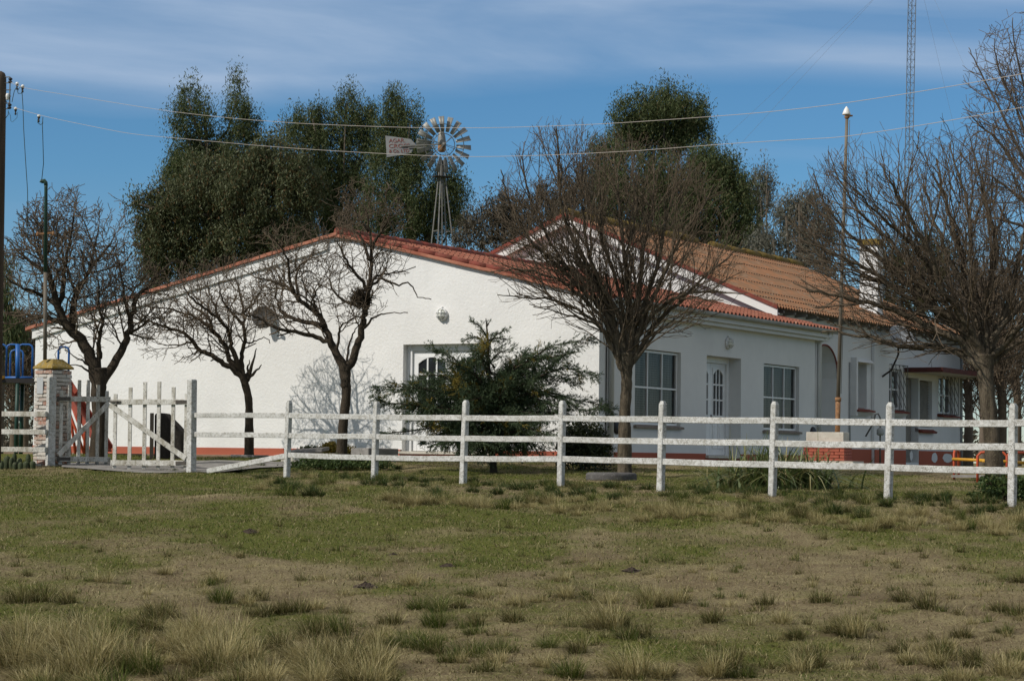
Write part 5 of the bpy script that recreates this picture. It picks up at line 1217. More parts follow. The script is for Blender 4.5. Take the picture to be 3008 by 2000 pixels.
# ------------------------------------------------------------------ foliage
def leaf_quads(C, D, Nn, Ls, Ws):
    """diamond leaves: centres, long axis, side axis"""
    S = np.cross(D, Nn); S /= (np.linalg.norm(S, axis=1, keepdims=True) + 1e-9)
    L = Ls[:, None]; Wd = Ws[:, None]
    V = np.stack([C - D * L * .5, C + S * Wd * .5 - D * L * .05, C + D * L * .5, C - S * Wd * .5 - D * L * .05], 1).reshape(-1, 3)
    F = (np.arange(len(C)) * 4)[:, None] + np.array([[0, 1, 2, 3]])
    return V, F
def unit(n, g): v = g.normal(size=(n, 3)); return v / np.linalg.norm(v, axis=1, keepdims=True)
def crown_leaves(blobs, Y, seed, clump_r, per, lsize, droop, density=1.0, yr=.9):
    g = np.random.default_rng(seed); Cs = []
    for x, y, rx, ry in blobs:
        c = at(*sD(x, y), Y + g.uniform(-1, 1) * .6); k = Y / FPX * 1.2757; a, b = rx * k * 1.06, ry * k * .98; d = a * yr
        n = max(5, int(density * 5.0 * (a * b + a * d + b * d) / (clump_r ** 2)))
        u = unit(n, g); rr = np.where(g.random(n) < .70, g.uniform(.74, 1.02, n), g.uniform(.25, .8, n))
        Cs.append(c + u * rr[:, None] * np.array([a, d, b]))
    Cs = np.concatenate(Cs); n = len(Cs)
    rad = clump_r * g.uniform(.55, 1.25, n)
    P = np.repeat(Cs, per, 0); rr = np.repeat(rad, per)
    off = unit(len(P), g) * (g.random(len(P)) ** .75 * rr)[:, None] * np.array([.85, .85, 1.45])
    D = unit(len(P), g) * .8; D[:, 2] -= droop; D /= np.linalg.norm(D, axis=1, keepdims=True)
    return leaf_quads(P + off, D, unit(len(P), g), lsize[0] * g.uniform(.6, 1.3, len(P)), lsize[1] * g.uniform(.7, 1.3, len(P)))
def leafy_tree(name, label, blobs, Y, seed, mt, trunk, clump_r=.75, per=165, lsize=(.19, .042), droop=.9, density=1.0, tr=.28, group=None, gaps=True):
    bx = trunk[0]; base = gnd(at(*sD(*bx), Y)[0], Y); root = empty(name, base, label, 'tree', group)
    M = MB(); T = [np.array(base) - [0, 0, .3]] + [at(*sD(*p), Y) for p in trunk[1:]]; T = smooth_path(T, 4); m = len(T)
    M.tube(T, [tr * (1 - .8 * i / (m - 1)) for i in range(m)], 9)
    R = random.Random(seed)
    for x, y, rx, ry in blobs:
        e = at(*sD(x, y), Y + R.uniform(-1, 1)); i = int(R.uniform(.3, .85) * (m - 1)); s = T[i]
        if s[2] > e[2] - .3: i = int(.3 * (m - 1)); s = T[i]
        mid = (s + e) / 2 + np.array([R.uniform(-.4, .4), 0, -.3]); M.tube([s, mid, e], [tr * .35, tr * .22, .04], 6)
    M.build('trunk', EUTRUNK, root, True)
    V, F = crown_leaves(blobs, Y, seed, clump_r, per, lsize, droop, density)
    link_mesh('crown', V, F, mt, root); return len(F)
GL = 'eucalyptus trees behind the house'
leafy_tree('eucalyptus_tree', 'tall dark eucalyptus with two feathery spires, leftmost behind the house', [(432, 225, 22, 42), (425, 290, 33, 50), (470, 265, 24, 40), (478, 330, 38, 55), (418, 360, 38, 60), (440, 430, 62, 75), (548, 215, 20, 42), (545, 275, 32, 50), (575, 300, 30, 45), (545, 350, 50, 60), (500, 400, 60, 80), (395, 430, 25, 60), (590, 400, 50, 70)], 112, 21, EU_G, [(470, 800), (470, 600), (480, 450), (475, 330), (470, 250)], group=GL, density=.92)
leafy_tree('eucalyptus_tree', 'broad bushy brownish green eucalyptus low behind the left roof slope', [(400, 480, 62, 60), (350, 540, 40, 60), (370, 480, 30, 40), (480, 440, 70, 70), (570, 390, 55, 60), (640, 370, 50, 60), (560, 480, 90, 85), (650, 470, 80, 90), (440, 560, 90, 80), (350, 620, 35, 50), (560, 570, 100, 60), (690, 420, 50, 60), (380, 590, 50, 70), (650, 560, 80, 60), (320, 470, 14, 12)], 98, 22, EU_B, [(520, 800), (520, 640), (530, 520), (540, 430)], clump_r=.70, group=GL, density=1.05, lsize=(.19, .05))
leafy_tree('eucalyptus_tree', 'dark eucalyptus with pointed tops in the middle of the left clump', [(678, 275, 22, 34), (720, 275, 25, 40), (745, 300, 30, 45), (798, 240, 22, 38), (795, 290, 40, 50), (838, 285, 24, 45), (700, 340, 45, 55), (760, 370, 65, 75), (830, 370, 45, 70), (720, 440, 60, 80), (800, 470, 70, 80), (760, 540, 80, 50), (850, 300, 20, 40)], 116, 23, EU_G, [(770, 800), (770, 600), (775, 450), (785, 330)], group=GL, density=.95)
leafy_tree('eucalyptus_tree', 'dark drooping eucalyptus standing directly behind the windmill', [(912, 240, 28, 34), (905, 290, 42, 50), (945, 280, 28, 45), (920, 350, 55, 60), (960, 360, 35, 60), (890, 420, 50, 70), (950, 450, 60, 60), (1030, 420, 40, 45), (1050, 455, 26, 50), (1010, 480, 50, 55), (930, 520, 60, 40), (870, 520, 45, 60), (985, 535, 45, 30), (1045, 510, 25, 30)], 110, 24, EU_G, [(950, 800), (950, 600), (945, 500), (930, 380)], group=GL, density=.95)
leafy_tree('eucalyptus_tree', 'umbrella topped dark green eucalyptus rising highest above the right roof', [(1535, 235, 55, 30), (1480, 255, 50, 40), (1440, 280, 38, 40), (1590, 265, 42, 45), (1530, 280, 80, 50), (1450, 315, 42, 35), (1610, 310, 26, 38), (1540, 325, 50, 35), (1575, 300, 45, 35), (1420, 320, 22, 30), (1490, 330, 50, 40)], 108, 25, EU_G, [(1510, 800), (1515, 560), (1500, 420), (1510, 320)], group=GL, density=.95)
leafy_tree('eucalyptus_tree', 'dense dark rounded eucalyptus beneath the umbrella topped one', [(1640, 385, 52, 50), (1600, 410, 48, 60), (1680, 410, 38, 55), (1650, 460, 70, 70), (1705, 490, 45, 75), (1590, 480, 65, 70), (1660, 550, 80, 55), (1530, 460, 75, 90), (1450, 430, 70, 80), (1400, 380, 40, 55), (1400, 470, 55, 80), (1720, 550, 35, 40), (1500, 540, 90, 60), (1380, 350, 22, 35)], 104, 26, EU_G, [(1620, 800), (1620, 650), (1630, 500), (1640, 420)], clump_r=.72, group=GL, density=1.0)
leafy_tree('eucalyptus_tree', 'thin greyish eucalyptus peeking out right of the dense dark crown', [(1740, 415, 30, 30), (1765, 405, 20, 22), (1750, 450, 34, 32), (1770, 480, 18, 30), (1725, 470, 30, 50), (1770, 440, 18, 22)], 122, 27, EU_GREY, [(1745, 800), (1745, 600), (1748, 450)], clump_r=.7, group=GL, density=.62, per=110, lsize=(.2, .045))
leafy_tree('eucalyptus_tree', 'loose grey eucalyptus with sky showing through, behind the flagpole', [(1840, 470, 45, 30), (1810, 500, 40, 40), (1875, 500, 40, 40), (1850, 545, 60, 40), (1780, 550, 45, 40), (1770, 600, 50, 30), (1900, 560, 40, 50), (1830, 595, 60, 30), (1920, 610, 35, 30), (1740, 570, 20, 40)], 92, 28, EU_GREY, [(1840, 800), (1840, 640), (1845, 520)], clump_r=.62, group=GL, density=.66, per=110, lsize=(.19, .045))
leafy_tree('eucalyptus_tree', 'dull brownish eucalyptus low between windmill and fan shaped tree', [(1150, 480, 42, 35), (1190, 490, 45, 45), (1110, 520, 50, 40), (1160, 540, 60, 45), (1240, 500, 45, 60), (1080, 550, 35, 35), (1290, 460, 45, 55), (1300, 530, 50, 60), (1340, 400, 30, 45), (1330, 470, 40, 60)], 96, 29, EU_BR, [(1180, 800), (1180, 640), (1185, 520)], clump_r=.62, group=GL, density=.72, per=110, lsize=(.19, .045))
leafy_tree('pine_tree', 'yellowish green tree half hidden behind the right bare crown', [(2080, 590, 60, 40), (2140, 570, 50, 50), (2030, 610, 45, 35), (2190, 600, 50, 40), (2120, 640, 90, 35), (2090, 690, 80, 30), (2230, 650, 40, 50)], 84, 30, PINE, [(2120, 900), (2120, 700), (2125, 600)], clump_r=.55, density=.55, per=100, lsize=(.2, .035), droop=.2)
leafy_tree('weeping_tree', 'dark weeping tree at the left edge behind the blue slide rails', [(-20, 660, 32, 60), (0, 720, 30, 60), (30, 790, 22, 60), (-10, 800, 30, 50), (12, 640, 12, 40)], 62, 31, EU_G, [(-10, 1040), (0, 860), (0, 720)], clump_r=.42, density=.9, per=90, lsize=(.22, .035), droop=2.0, tr=.22)
def bg_bare(name, label, base, Y, trunk, limbs, crown, seed, tr, mt=TWIG_P, S=None, group=None, lr=.06, ds=1.5):
    return bare_tree(name, label, sD(*base), [sD(*p) for p in trunk], [dict(p=[sD(*p) for p in q], r=lr) for q in limbs], [(*sD(x, y), rx * 1.2757, ry * 1.2757) for x, y, rx, ry in crown], S or SF, seed, mt, mt, tr, depth=Y, dspread=ds, group=group)
SF = dict(trop=.05, wig=.16, ang=(20, 55), gap=[.3, .26, .24, .2], len=[0, 2.2, 1.2, .7, .4], rl=[.06, .03, .018, .013, .010], maxlev=4, rmin=.009, seg=.2)
bg_bare('bare_willow', 'tall pale bare tree reaching above the right edge of the roofs', (2400, 1040), 58, [(2400, 1040), (2398, 700), (2392, 450), (2390, 380)],
    [[(2392, 450), (2340, 330), (2290, 230), (2250, 150), (2230, 110)], [(2391, 400), (2370, 250), (2340, 120), (2330, 40)], [(2390, 500), (2330, 440), (2270, 400), (2230, 390)], [(2390, 380), (2400, 200), (2410, 60)], [(2396, 560), (2320, 510), (2260, 500), (2230, 520)], [(2393, 480), (2310, 340), (2260, 290), (2225, 260)], [(2398, 650), (2320, 600), (2250, 590)], [(2391, 420), (2440, 280), (2460, 150)], [(2392, 450), (2350, 280), (2300, 160), (2290, 90)]],
    [(2340, 300, 130, 280), (2300, 520, 110, 140)], 41, .22, lr=.06, S=dict(SF, gap=[.4, .36, .32, .28], rl=[.05, .022, .013, .009, .007], rmin=.0065, trop=.0, wig=.2))
for i, (x, lab) in enumerate([(2262, 'thin bare tree standing just right of the house end'), (2340, 'bare scrubby tree at the right edge behind the play frame'), (2228, 'bare tree hugging the far right corner of the house'), (2305, 'middle one of the tangled bare trees right of the house')]):
    bg_bare('bare_scrub_tree', lab, (x, 1040), 78 - i * 4, [(x, 1040), (x + 3, 950), (x, 880)], [[(x, 900), (x - 40 + 15 * k, 800 - 10 * k), (x - 60 + 22 * k, 690), (x - 66 + 24 * k, 600 + 6 * k)] for k in range(6)] + [[(x, 960), (x - 50, 880), (x - 70, 820)], [(x, 950), (x + 50, 880), (x + 70, 800)]], [(x, 780, 80, 190), (x, 880, 85, 120)], 51 + i, .15, mt=[TWIG_P, TWIG][i % 2], lr=.045, S=dict(SF, gap=[.34, .3, .28, .25], rl=[.05, .024, .015, .010, .008], rmin=.007), group='bare scrub trees at the right')
for i, (x, lab) in enumerate([(55, 'brown bare scrub tree behind the slide at the left'), (30, 'low tangled bare tree left of brick pillar beyond the slide')]):
    bg_bare('bare_scrub_tree', lab, (x, 1045), 66 + 6 * i, [(x, 1045), (x + 3, 960), (x, 900)], [[(x, 920), (x - 40 + 15 * k, 850 - 6 * k), (x - 60 + 22 * k, 780), (x - 66 + 24 * k, 720 + 6 * k)] for k in range(6)] + [[(x, 980), (x - 50, 930), (x - 80, 900)], [(x, 970), (x + 50, 920), (x + 70, 880)]], [(x, 850, 80, 140), (x, 930, 85, 90)], 61 + i, .13, mt=TWIG, lr=.05, group='bare scrub trees at the left')
# far tree line on the horizon
g = np.random.default_rng(77); tl = []
xs_ = np.concatenate([g.uniform(-260, 260, 500)]); Yl = g.uniform(330, 420, 500); hh_ = g.uniform(1.5, 7, 500)
P = np.repeat(np.stack([xs_, Yl, hh_ * .45], 1), 60, 0); hr = np.repeat(hh_, 60); o3 = unit(len(P), g) * (g.random(len(P)) ** .4)[:, None] * np.stack([hr * .8, hr * .5, hr * .55], 1)
V, F = leaf_quads(P + o3, unit(len(P), g), unit(len(P), g), g.uniform(.7, 1.5, len(P)), g.uniform(.4, .8, len(P)))
tag(link_mesh('distant_woods', V, F, EU_BR), 'low brown tree line far off on the horizon', 'woods', kind='stuff')

# juniper in front of the doors
jb = np.array(gpx(1452, 1388)); JY = jb[1]; ju = empty('juniper', jb, 'dark spreading juniper with long feathery boughs in front of the double doors', 'conifer')
z4j = lambda x, y: (1100 + x * .34432, 880 + y * .3444)
R = random.Random(31); g = np.random.default_rng(31)
top = at(*z4j(950, 160), JY); M = MB(); tr_ = smooth_path([jb - [0, 0, .1], at(*z4j(1000, 1250), JY), at(*z4j(985, 900), JY), at(*z4j(975, 600), JY), at(*z4j(965, 330), JY), top], 4)
M.tube(tr_, [.075 * (1 - .92 * i / (len(tr_) - 1)) for i in range(len(tr_))], 8)
boughs = [([(975, 900), (700, 830), (400, 760), (150, 740), (20, 770)], .9), ([(985, 980), (650, 930), (350, 900), (120, 880), (45, 870)], .6), ([(990, 1060), (700, 1040), (450, 1010), (300, 1010)], .8), ([(975, 820), (800, 640), (650, 480), (520, 440)], .8), ([(978, 860), (720, 720), (500, 640), (360, 720)], .9),
          ([(980, 760), (1150, 620), (1350, 500), (1500, 400), (1700, 360), (1850, 340)], 1.0), ([(985, 850), (1200, 740), (1450, 640), (1600, 590), (1760, 610), (1880, 650)], .9), ([(985, 930), (1250, 860), (1500, 800), (1700, 850), (1900, 890), (2020, 930)], .9), ([(990, 1020), (1250, 960), (1500, 960), (1650, 1000)], .9),
          ([(970, 620), (900, 480), (850, 430)], .6), ([(968, 560), (1060, 460), (1180, 415)], .5), ([(966, 420), (880, 320), (760, 350)], .3), ([(966, 400), (1040, 300), (1140, 255)], .3), ([(966, 330), (900, 230), (820, 185)], .22), ([(964, 350), (1050, 330), (1140, 345)], .25), ([(955, 230), (985, 185)], .12),
          ([(995, 1100), (800, 1120), (560, 1150), (420, 1200)], .9), ([(995, 1100), (1200, 1120), (1400, 1130), (1530, 1180)], .9), ([(985, 980), (820, 800), (700, 700)], .8), ([(985, 950), (1150, 800), (1250, 560), (1270, 480)], .8), ([(985, 1000), (1100, 900), (1180, 700), (1150, 560)], .7),
          ([(990, 1150), (700, 1180), (480, 1250)], .9), ([(990, 1150), (1250, 1200), (1420, 1260)], .9), ([(990, 1010), (300, 1120), (60, 1140)], .2), ([(980, 820), (900, 680), (780, 560)], .7), ([(990, 1080), (900, 960), (760, 900)], .9), ([(990, 1080), (1120, 980), (1320, 900)], .9), ([(985, 900), (1000, 760), (1050, 640)], .9), ([(990, 1130), (1000, 1180), (1050, 1250)], .9), ([(990, 1130), (900, 1180), (800, 1260)], .9), ([(990, 1180), (860, 1230), (700, 1290)], .9), ([(990, 1180), (1120, 1240), (1260, 1300)], .9), ([(990, 1200), (950, 1260), (900, 1330)], .9), ([(990, 1200), (1060, 1270), (1120, 1330)], .9), ([(988, 1000), (870, 1010), (640, 1060)], .9), ([(988, 1000), (1150, 1030), (1400, 1060)], .9), ([(982, 860), (1080, 720), (1180, 640)], .9), ([(982, 880), (850, 780), (640, 820)], .9), ([(985, 940), (1180, 900), (1400, 860)], .9)]
NC = []; ND = []; NL = []; YC = []; YD = []
def spray(p, d, L, dense, lst):
    n = int(L / .0075 * dense)
    if n < 1: return
    t = g.random(n); dd = np.array(d); P_ = np.array(p) + dd * (t * L)[:, None] + g.normal(0, .007, (n, 3))
    D_ = dd * 1.1 + g.normal(0, .42, (n, 3)) + np.array([0, 0, -.10]); D_ /= np.linalg.norm(D_, axis=1, keepdims=True)
    lst[0].append(P_ + D_ * .02); lst[1].append(D_)
for pts, fat in boughs:
  for rep in range(5 if fat > .55 else 1):
    dy = R.uniform(-1.1, 1.1) if rep else R.uniform(-.5, .5)
    if fat < .3: dy = R.uniform(-.15, .15)
    m0 = len(pts); P = [at(*z4j(x + (R.uniform(-70, 70) if rep else 0), y + (R.uniform(-60, 60) if rep else 0)), JY + dy * i / (m0 - 1)) for i, (x, y) in enumerate(pts)]
    if rep: P = [P[0]] + [P[0] + (q - P[0]) * (R.uniform(.62, .9) if rep < 3 else R.uniform(.38, .6)) for q in P[1:]]
    P = smooth_path(P, 5); m = len(P); M.tube(P, [.022 * (1 - .85 * i / (m - 1)) for i in range(m)], 5)
    Ltot = sum(np.linalg.norm(P[i + 1] - P[i]) for i in range(m - 1)); ns = int(Ltot / .028)
    lst = (NC, ND)
    for k in range(ns):
        t = (.10 if fat > .5 else .05) + .9 * (k + R.random()) / ns; f = min(t, .999) * (m - 1); i = int(f); pp = P[i] + (P[i + 1] - P[i]) * (f - i)
        d = norm(P[i + 1] - P[i]); sd_ = rot_off(d, R_(R.uniform(18, 50)), R.uniform(0, 6.28)); sd_ = norm((sd_[0], sd_[1], sd_[2] - .08))
        L = R.uniform(.14, .46) * (1 - .45 * t) * (fat ** .5 if fat < .5 else 1)
        use = (YC, YD) if (R.random() < .05 and fat > .5) else lst
        spray(pp, sd_, L, .75, use)
        q = pp + np.array(sd_) * L * .5
        for _ in range(2):
            s2 = norm(rot_off(sd_, R_(R.uniform(25, 55)), R.uniform(0, 6.28))); spray(q, (s2[0], s2[1], s2[2] - .1), L * .55, .7, use)
for (x, y) in ((935, 400), (930, 440), (945, 360), (700, 680), (680, 740), (720, 640), (500, 1110), (480, 1080)):
    for _ in range(14):
        p = at(*z4j(x + R.gauss(0, 25), y + R.gauss(0, 30)), JY - .35 + R.gauss(0, .12)); spray(p, norm((R.gauss(0, .6), R.gauss(0, .6), R.gauss(.2, .5))), .16, 1.0, (YC, YD))
M.build('trunk', BARK, ju, True)
for nm, (c_, d_), mt in (('needles', (NC, ND), CONIF), ('yellow_needles', (YC, YD), CONIF_Y)):
    c_ = np.concatenate(c_); d_ = np.concatenate(d_); n = len(c_); V, F = leaf_quads(c_, d_, unit(n, g), g.uniform(.035, .07, n), g.uniform(.007, .013, n)); link_mesh(nm, V, F, mt, ju)
def bush(name, label, cpx, Y, rx, rz, n, mt, ls, seed, cat='shrub', ry=None):
    g = np.random.default_rng(seed); c = np.array(gnd(at(*cpx, Y)[0], Y)); root = empty(name, c, label, cat); ry = ry or rx
    cl = unit(n // 40, g); cl[:, 2] = np.abs(cl[:, 2]) * 1.0 - .1; cl *= g.uniform(.6, 1.05, (len(cl), 1)); P = np.repeat(cl, 40, 0) + g.normal(0, .13, (len(cl) * 40, 3))
    P = P * np.array([rx, ry, rz * 1.0]) + c + [0, 0, rz * .25]; P[:, 2] = np.maximum(P[:, 2], c[2] + .01)
    D = unit(len(P), g); D[:, 2] += .5; D /= np.linalg.norm(D, axis=1, keepdims=True)
    V, F = leaf_quads(P, D, unit(len(P), g), g.uniform(.7, 1.3, len(P)) * ls[0], g.uniform(.7, 1.3, len(P)) * ls[1]); link_mesh('foliage', V, F, mt, root)
    M = MB()
    for k in range(7): t = k * .9; M.tube([c - [0, 0, .05], c + [rx * .3 * cos(t), ry * .3 * sin(t), rz * .4], c + [rx * .6 * cos(t), ry * .6 * sin(t), rz * .9]], [.02, .014, .006], 5)
    M.build('stems', BARK, root, True)
bush('round_bush', 'dark green rounded bush tucked at the house corner behind fence', (1712, 1376), 41.3, .52, .78, 9000, HEDGE, (.06, .034), 41)
bush('yellow_shrub', 'small rounded yellow green shrub beneath the white wall', (990, 1335), 44.2, .42, .26, 3600, YELB, (.05, .028), 42)
bush('leafy_weed', 'dark low leafy plant left of the yellow shrub', (905, 1335), 44.2, .3, .20, 800, GR_D, (.07, .03), 43, 'plant')
bush('leafy_weed', 'sprawling green weeds around the foot of the nest tree', (1005, 1375), 40.0, .95, .2, 3600, GR_D, (.07, .028), 44, 'plant', .5)
bush('ivy_plant', 'dark ivy creeping round the foot of the massive right tree', (2950, 1462), 28.9, .42, .32, 2400, GR_D, (.055, .035), 45, 'plant')
# strap-leaved clump
def blades(C, H, lean, W_, seg=3, curl=1.0, g=None):
    """arching strips: C base (n,3), H length, lean (n,3) horizontal direction*amount"""
    n = len(C); rows = []
    sd_ = np.stack([-lean[:, 1], lean[:, 0], np.zeros(n)], 1); sd_ += g.normal(0, .25, (n, 3)) * [1, 1, 0]; sd_ /= (np.linalg.norm(sd_, axis=1, keepdims=True) + 1e-9)
    for k in range(seg + 1):
        t = k / seg; w = W_ * (1 - t) ** .7 if k < seg else W_ * .06
        p = C + lean * (H * (t ** 1.6))[:, None] + np.array([0, 0, 1.]) * (H * (t - curl * .55 * np.linalg.norm(lean, axis=1) * t * t))[:, None]
        rows += [p - sd_ * (w / 2)[:, None], p + sd_ * (w / 2)[:, None]]
    V = np.stack(rows, 1).reshape(-1, 3); k = 2 * (seg + 1); base = (np.arange(n) * k)[:, None]
    F = np.concatenate([base + np.array([[2 * i, 2 * i + 1, 2 * i + 3, 2 * i + 2]]) for i in range(seg)], 0)
    return V, F
g = np.random.default_rng(55); ab = np.array(gpx(2285, 1433)); ag = empty('strap_leaf_clump', ab, 'large clump of long arching strap leaves behind the fence', 'plant')
n = 1000; C = ab + np.stack([g.normal(0, .36, n), g.normal(0, .28, n), np.zeros(n)], 1); a = g.uniform(0, 6.28, n); ln = g.uniform(.3, 1.25, n)
lean = np.stack([np.cos(a) * ln, np.sin(a) * ln, np.zeros(n)], 1) + (C - ab) * .6; lean[:, 2] = 0
V, F = blades(C, g.uniform(.6, 1.1, n), lean, g.uniform(.024, .042, n), 6, 1.35, g); link_mesh('leaves', V, F, STRAP, ag)
# cacti by the gate pillar
R = random.Random(6); cb = np.array(gnd(at(75, 1400, 38.9)[0], 38.9)); cac = empty('cactus', cb, 'clump of ribbed columnar cacti at the pillar foot beneath the rails', 'cactus')
for (x, top, wz) in ((75, 1350, 70), (120, 1365, 50), (200, 1370, 55), (195, 1405, 62), (270, 1408, 68), (290, 1330, 50), (335, 1425, 58), (152, 1470, 48), (210, 1462, 50), (15, 1400, 48), (12, 1472, 40), (150, 1320, 45), (-30, 1380, 60), (-70, 1410, 60)):
    Yc = 38.9 + (1440 - top) * .006 + R.uniform(-.1, .1); tp_ = at(x * .287, 950 + top * .287, Yc); b_ = np.array(gnd(tp_[0], Yc)); h = max(.14, tp_[2] - b_[2]); rr_ = wz * .287 / FPX * Yc / 2
    V = []; F = []; nr, nc_ = 10, 24
    for i in range(nr + 1):
        t = i / nr; rad = rr_ * (math.sqrt(max(0, 1 - ((t - .62) / .38) ** 2)) if t > .62 else .82 + .18 * sin(t / .62 * pi / 2))
        for k in range(nc_): th = 2 * pi * k / nc_; q = rad * (1 + (.09 if k % 2 else -.05)); V.append((b_[0] + q * cos(th), b_[1] + q * sin(th), b_[2] - .03 + (h + .03) * t))
    F = [(i * nc_ + k, i * nc_ + (k + 1) % nc_, (i + 1) * nc_ + (k + 1) % nc_, (i + 1) * nc_ + k) for i in range(nr) for k in range(nc_)]
    link_mesh('cactus_stem', V, F, CACT, cac, True)

# ------------------------------------------------------------------ grass
g = np.random.default_rng(101)
tus = []   # x, y in enlarged view, size (m), colour (0 straw, 1 olive, 2 green)
for x, y, s, c in [(40, 1390, .26, 1), (95, 1380, .24, 1), (155, 1388, .2, 1), (50, 1470, .34, 0), (30, 1530, .42, 0), (120, 1500, .4, 0), (190, 1470, .36, 0), (230, 1520, .4, 0), (180, 1555, .46, 0), (300, 1540, .42, 0), (370, 1420, .3, 1), (340, 1450, .32, 1), (400, 1500, .36, 0), (450, 1470, .36, 0), (510, 1390, .24, 2), (520, 1480, .38, 0), (560, 1520, .36, 0), (500, 1540, .42, 0), (590, 1380, .24, 1), (640, 1415, .24, 1), (680, 1410, .24, 1), (600, 1420, .22, 1), (640, 1490, .28, 1), (720, 1520, .34, 0), (770, 1460, .28, 2), (790, 1500, .3, 1), (720, 1470, .26, 1), (900, 1430, .2, 1), (1000, 1440, .28, 2), (1095, 1440, .18, 1), (930, 1490, .28, 2), (985, 1500, .24, 2), (1080, 1510, .28, 2), (1150, 1500, .22, 2), (860, 1545, .34, 0), (1055, 1405, .16, 1),
    (1395, 1450, .36, 0), (1420, 1445, .28, 1), (1560, 1390, .22, 0), (1355, 1380, .15, 1), (1500, 1395, .26, 0), (1640, 1440, .2, 1), (1675, 1545, .3, 1), (1640, 1560, .28, 0), (1870, 1530, .28, 1), (1840, 1548, .22, 0), (1960, 1465, .3, 0), (1920, 1460, .22, 1), (2070, 1500, .2, 1), (2085, 1525, .16, 0), (2240, 1515, .2, 1), (2320, 1560, .3, 0), (1450, 1555, .34, 0), (1310, 1555, .3, 2), (2130, 1410, .24, 1), (1690, 1318, .13, 2), (1505, 1390, .2, 1), (2150, 1530, .2, 0), (1330, 1510, .22, 1), (1800, 1440, .18, 0), (2340, 1410, .2, 1), (1240, 1385, .16, 0), (1190, 1395, .18, 0), (160, 1330, .15, 1), (240, 1340, .18, 0), (40, 1310, .14, 1), (740, 1340, .14, 0), (1560, 1180, .22, 0)]:
    p = gpx(*sD(x, y)); tus.append((*p, s, c))
for k in range(430):       # scattered small tufts
    x, y = g.uniform(-20, 2380), g.uniform(1165, 1568); p = gpx(*sD(x, y)); near_ = (y - 1165) / 400
    tus.append((*p, g.uniform(.06, .13) + .07 * near_ * g.random() ** 2, int(g.choice([0, 1, 2], p=[.45, .35, .2]))))
for k in range(64):        # dense straw mass at the lower left
    x = g.uniform(-30, 900); y = g.uniform(1462 + max(0, x - 300) * .10, 1600); p = gpx(*sD(x, y)); tus.append((*p, g.uniform(.14, .32), int(g.choice([0, 1, 2], p=[.46, .44, .10]))))
for k in range(190):       # pale band at the foot of the bank
    x = g.uniform(860, 2400); t = (x - 860) / 1540; y = 1152 + 66 * t + g.normal(0, 7 + 5 * t); p = gpx(*sD(x, y)); tus.append((*p, g.uniform(.11, .23), int(g.choice([0, 1, 2], p=[.82, .06, .12]))))
for k in range(110):
    x, y = g.uniform(-20, 2380), g.uniform(1330, 1568); p = gpx(*sD(x, y)); tus.append((*p, g.uniform(.09, .21), int(g.choice([0, 1, 2], p=[.34, .42, .24]))))
for k in range(190):       # green and russet tufts on the bank below the fence
    x = g.uniform(600, 2400); t = (x - 600) / 1800; y = g.uniform(1096 + 62 * t, 1142 + 72 * t); p = gpx(*sD(x, y)); tus.append((*p, g.uniform(.08, .24), int(g.choice([0, 1, 2, 3], p=[.14, .10, .42, .34]))))
for k in range(150):       # at and behind the fence foot
    t = g.random(); q = FA + FD * (t * 14.6) + FN * g.normal(.1, .35); tus.append((q[0], q[1], float(ground_z(q[0], q[1])), g.uniform(.08, .2), int(g.choice([2, 3], p=[.5, .5]))))
for k in range(60):
    q = np.array([g.uniform(-7, -.5), g.uniform(38.6, 41)]); tus.append((q[0], q[1], float(ground_z(*q)), g.uniform(.06, .16), 3))
BV = []; BF = []; BM = []; off = 0
def addb(C, H, lean, W_, mi, seg=3, curl=.9):
    global off
    V, F = blades(C, H, lean, W_, seg, curl, g); BV.append(V); BF.append(F + off); BM.append(np.full(len(F), mi)); off += len(V)
for (x, y, z, s, c) in tus:
    n = int(110 + 1350 * s) if s > .15 else int(30 + 600 * s)
    sx_, sy_ = g.uniform(.8, 1.25), g.uniform(.7, 1.0); wind = g.uniform(.3, 1.1)
    a = g.uniform(0, 6.28, n); rad = np.sqrt(g.random(n)) * s * .40
    C = np.stack([x + np.cos(a) * rad * sx_, y + np.sin(a) * rad * sy_, np.full(n, z - .01)], 1)
    ln = (.15 + .95 * (rad / (s * .40)) ** 1.2) * g.uniform(.4, 1.3, n); ca = a + g.normal(0, .8, n)
    lean = np.stack([np.cos(ca) * ln - wind * g.random(n), np.sin(ca) * ln - .1, np.zeros(n)], 1)
    hs_ = g.uniform(.65, 1.0); H = s * g.uniform(.35, 1.2, n) * (hs_ if c != 3 else .8)
    mix_ = g.random(n); own = {0: .82, 1: .66, 2: .68, 3: .78}[c] * g.uniform(.85, 1.1)
    for mi in range(4):
        sel = (mix_ < own) if mi == c else ((mix_ >= own) & (np.floor(mix_ * 1000) % 3 == (mi if mi < c else mi - 1)))
        if mi == 3 and c != 3: continue
        if sel.any(): addb(C[sel], H[sel], lean[sel], (.0028 + .0042 * s + (.003 if c == 3 else 0)) * g.uniform(.6, 1.4, sel.sum()), mi)
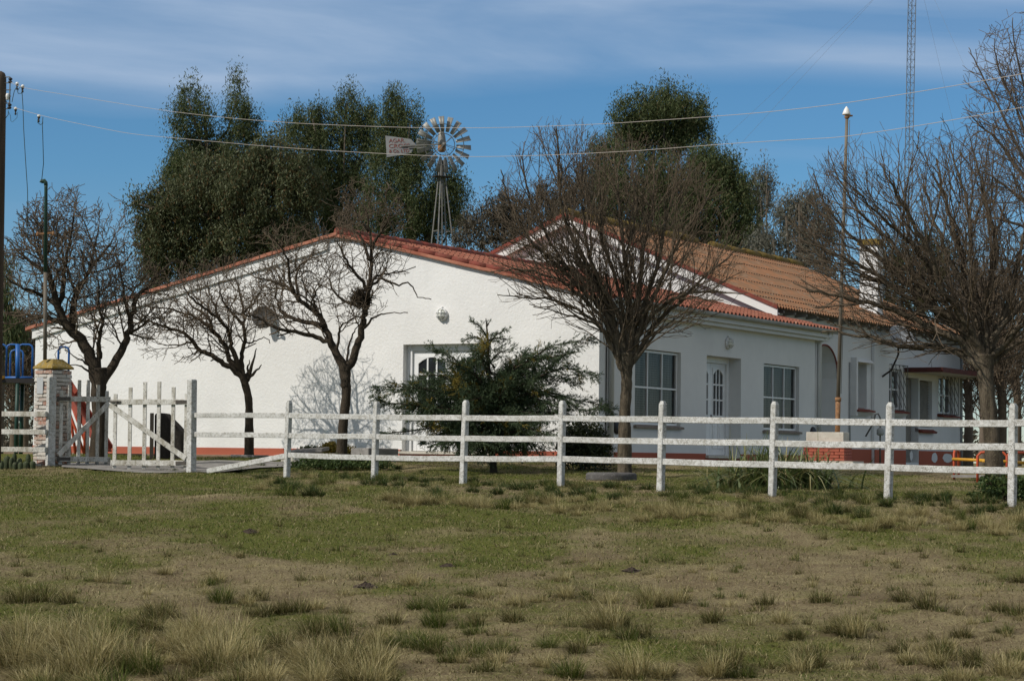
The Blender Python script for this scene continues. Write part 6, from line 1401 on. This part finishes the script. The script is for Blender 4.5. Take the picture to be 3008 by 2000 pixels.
# short turf: sparse on bare soil, denser in the green zones; dry straws lie between
n = 330000; x = g.uniform(-9.5, 9.5, n); y = 13.4 + (45 - 13.4) * g.random(n) ** .9; keep = np.abs(x) < y * .25 + .3; x, y = x[keep], y[keep]
cv = green_cover(x, y); keep = g.random(len(x)) < .06 + .86 * cv; x, y, cv = x[keep], y[keep], cv[keep]; n = len(x)
C = np.stack([x, y, ground_z(x, y) - .005], 1); a = g.uniform(0, 6.28, n); ln = g.uniform(.2, 1.1, n); lean = np.stack([np.cos(a) * ln, np.sin(a) * ln, np.zeros(n)], 1)
mi = np.where(g.random(n) < .25 + .68 * cv, 2, 4); mi = np.where(g.random(n) < .2, 1, mi)
for k in (1, 2, 4): s_ = mi == k; addb(C[s_], g.uniform(.018, .055, s_.sum()), lean[s_], g.uniform(.004, .008, s_.sum()) + .00012 * y[s_], k, 2)
n = 70000; y = 13.4 + 26 * g.random(n) ** 1.25; x = g.uniform(-1, 1, n) * (y * .25 + .3); a = g.uniform(0, 6.28, n); ln = g.uniform(.9, 1.3, n)
C = np.stack([x, y, ground_z(x, y) + .004], 1); addb(C, g.uniform(.03, .10, n), np.stack([np.cos(a) * ln, np.sin(a) * ln, np.zeros(n)], 1), g.uniform(.0025, .005, n) + .00009 * y, 4, 2, 1.5)
tag(link_mesh('grass', np.concatenate(BV), np.concatenate(BF), None, mats=[GR_S, GR_O, GR_G, GR_D, GR_L], midx=np.concatenate(BM)), 'rough field grass of straw and green tussocks with short turf', 'grass', kind='stuff')
# soil clods
g = np.random.default_rng(5)
for i, (x, y, s, lab) in enumerate([(840, 1358, .12, 'dark soil clod in open field below the nest tree'), (1455, 1312, .10, 'small dark molehill on the bare ground at centre right'), (575, 1225, .10, 'dark earth clod in the green turf left of centre'), (1030, 1310, .09, 'small dark clod among straw grass near the middle'), (905, 1280, .08, 'small earth clod furthest from camera near field centre')]):
    c = np.array(gpx(*sD(x, y))); V = []; F = []; n1, n2 = 7, 14
    for r in range(n1 + 1):
        t = r / n1
        for k in range(n2): th = 2 * pi * k / n2; q = s * (1 - t) * g.uniform(.75, 1.25) * 1.2; V.append((c[0] + q * cos(th), c[1] + q * sin(th) * .8, c[2] - .02 + s * .5 * t ** .7 * g.uniform(.7, 1.2)))
    F = [(r * n2 + k, r * n2 + (k + 1) % n2, (r + 1) * n2 + (k + 1) % n2, (r + 1) * n2 + k) for r in range(n1) for k in range(n2)]
    tag(link_mesh('soil_clod', V, F, SOIL_M, None, loc=c), lab, 'soil clod', 'dark soil clods in the field')
print('twigs', c1, c2, c3, c4, c5, 'grass quads', sum(len(f) for f in BF))
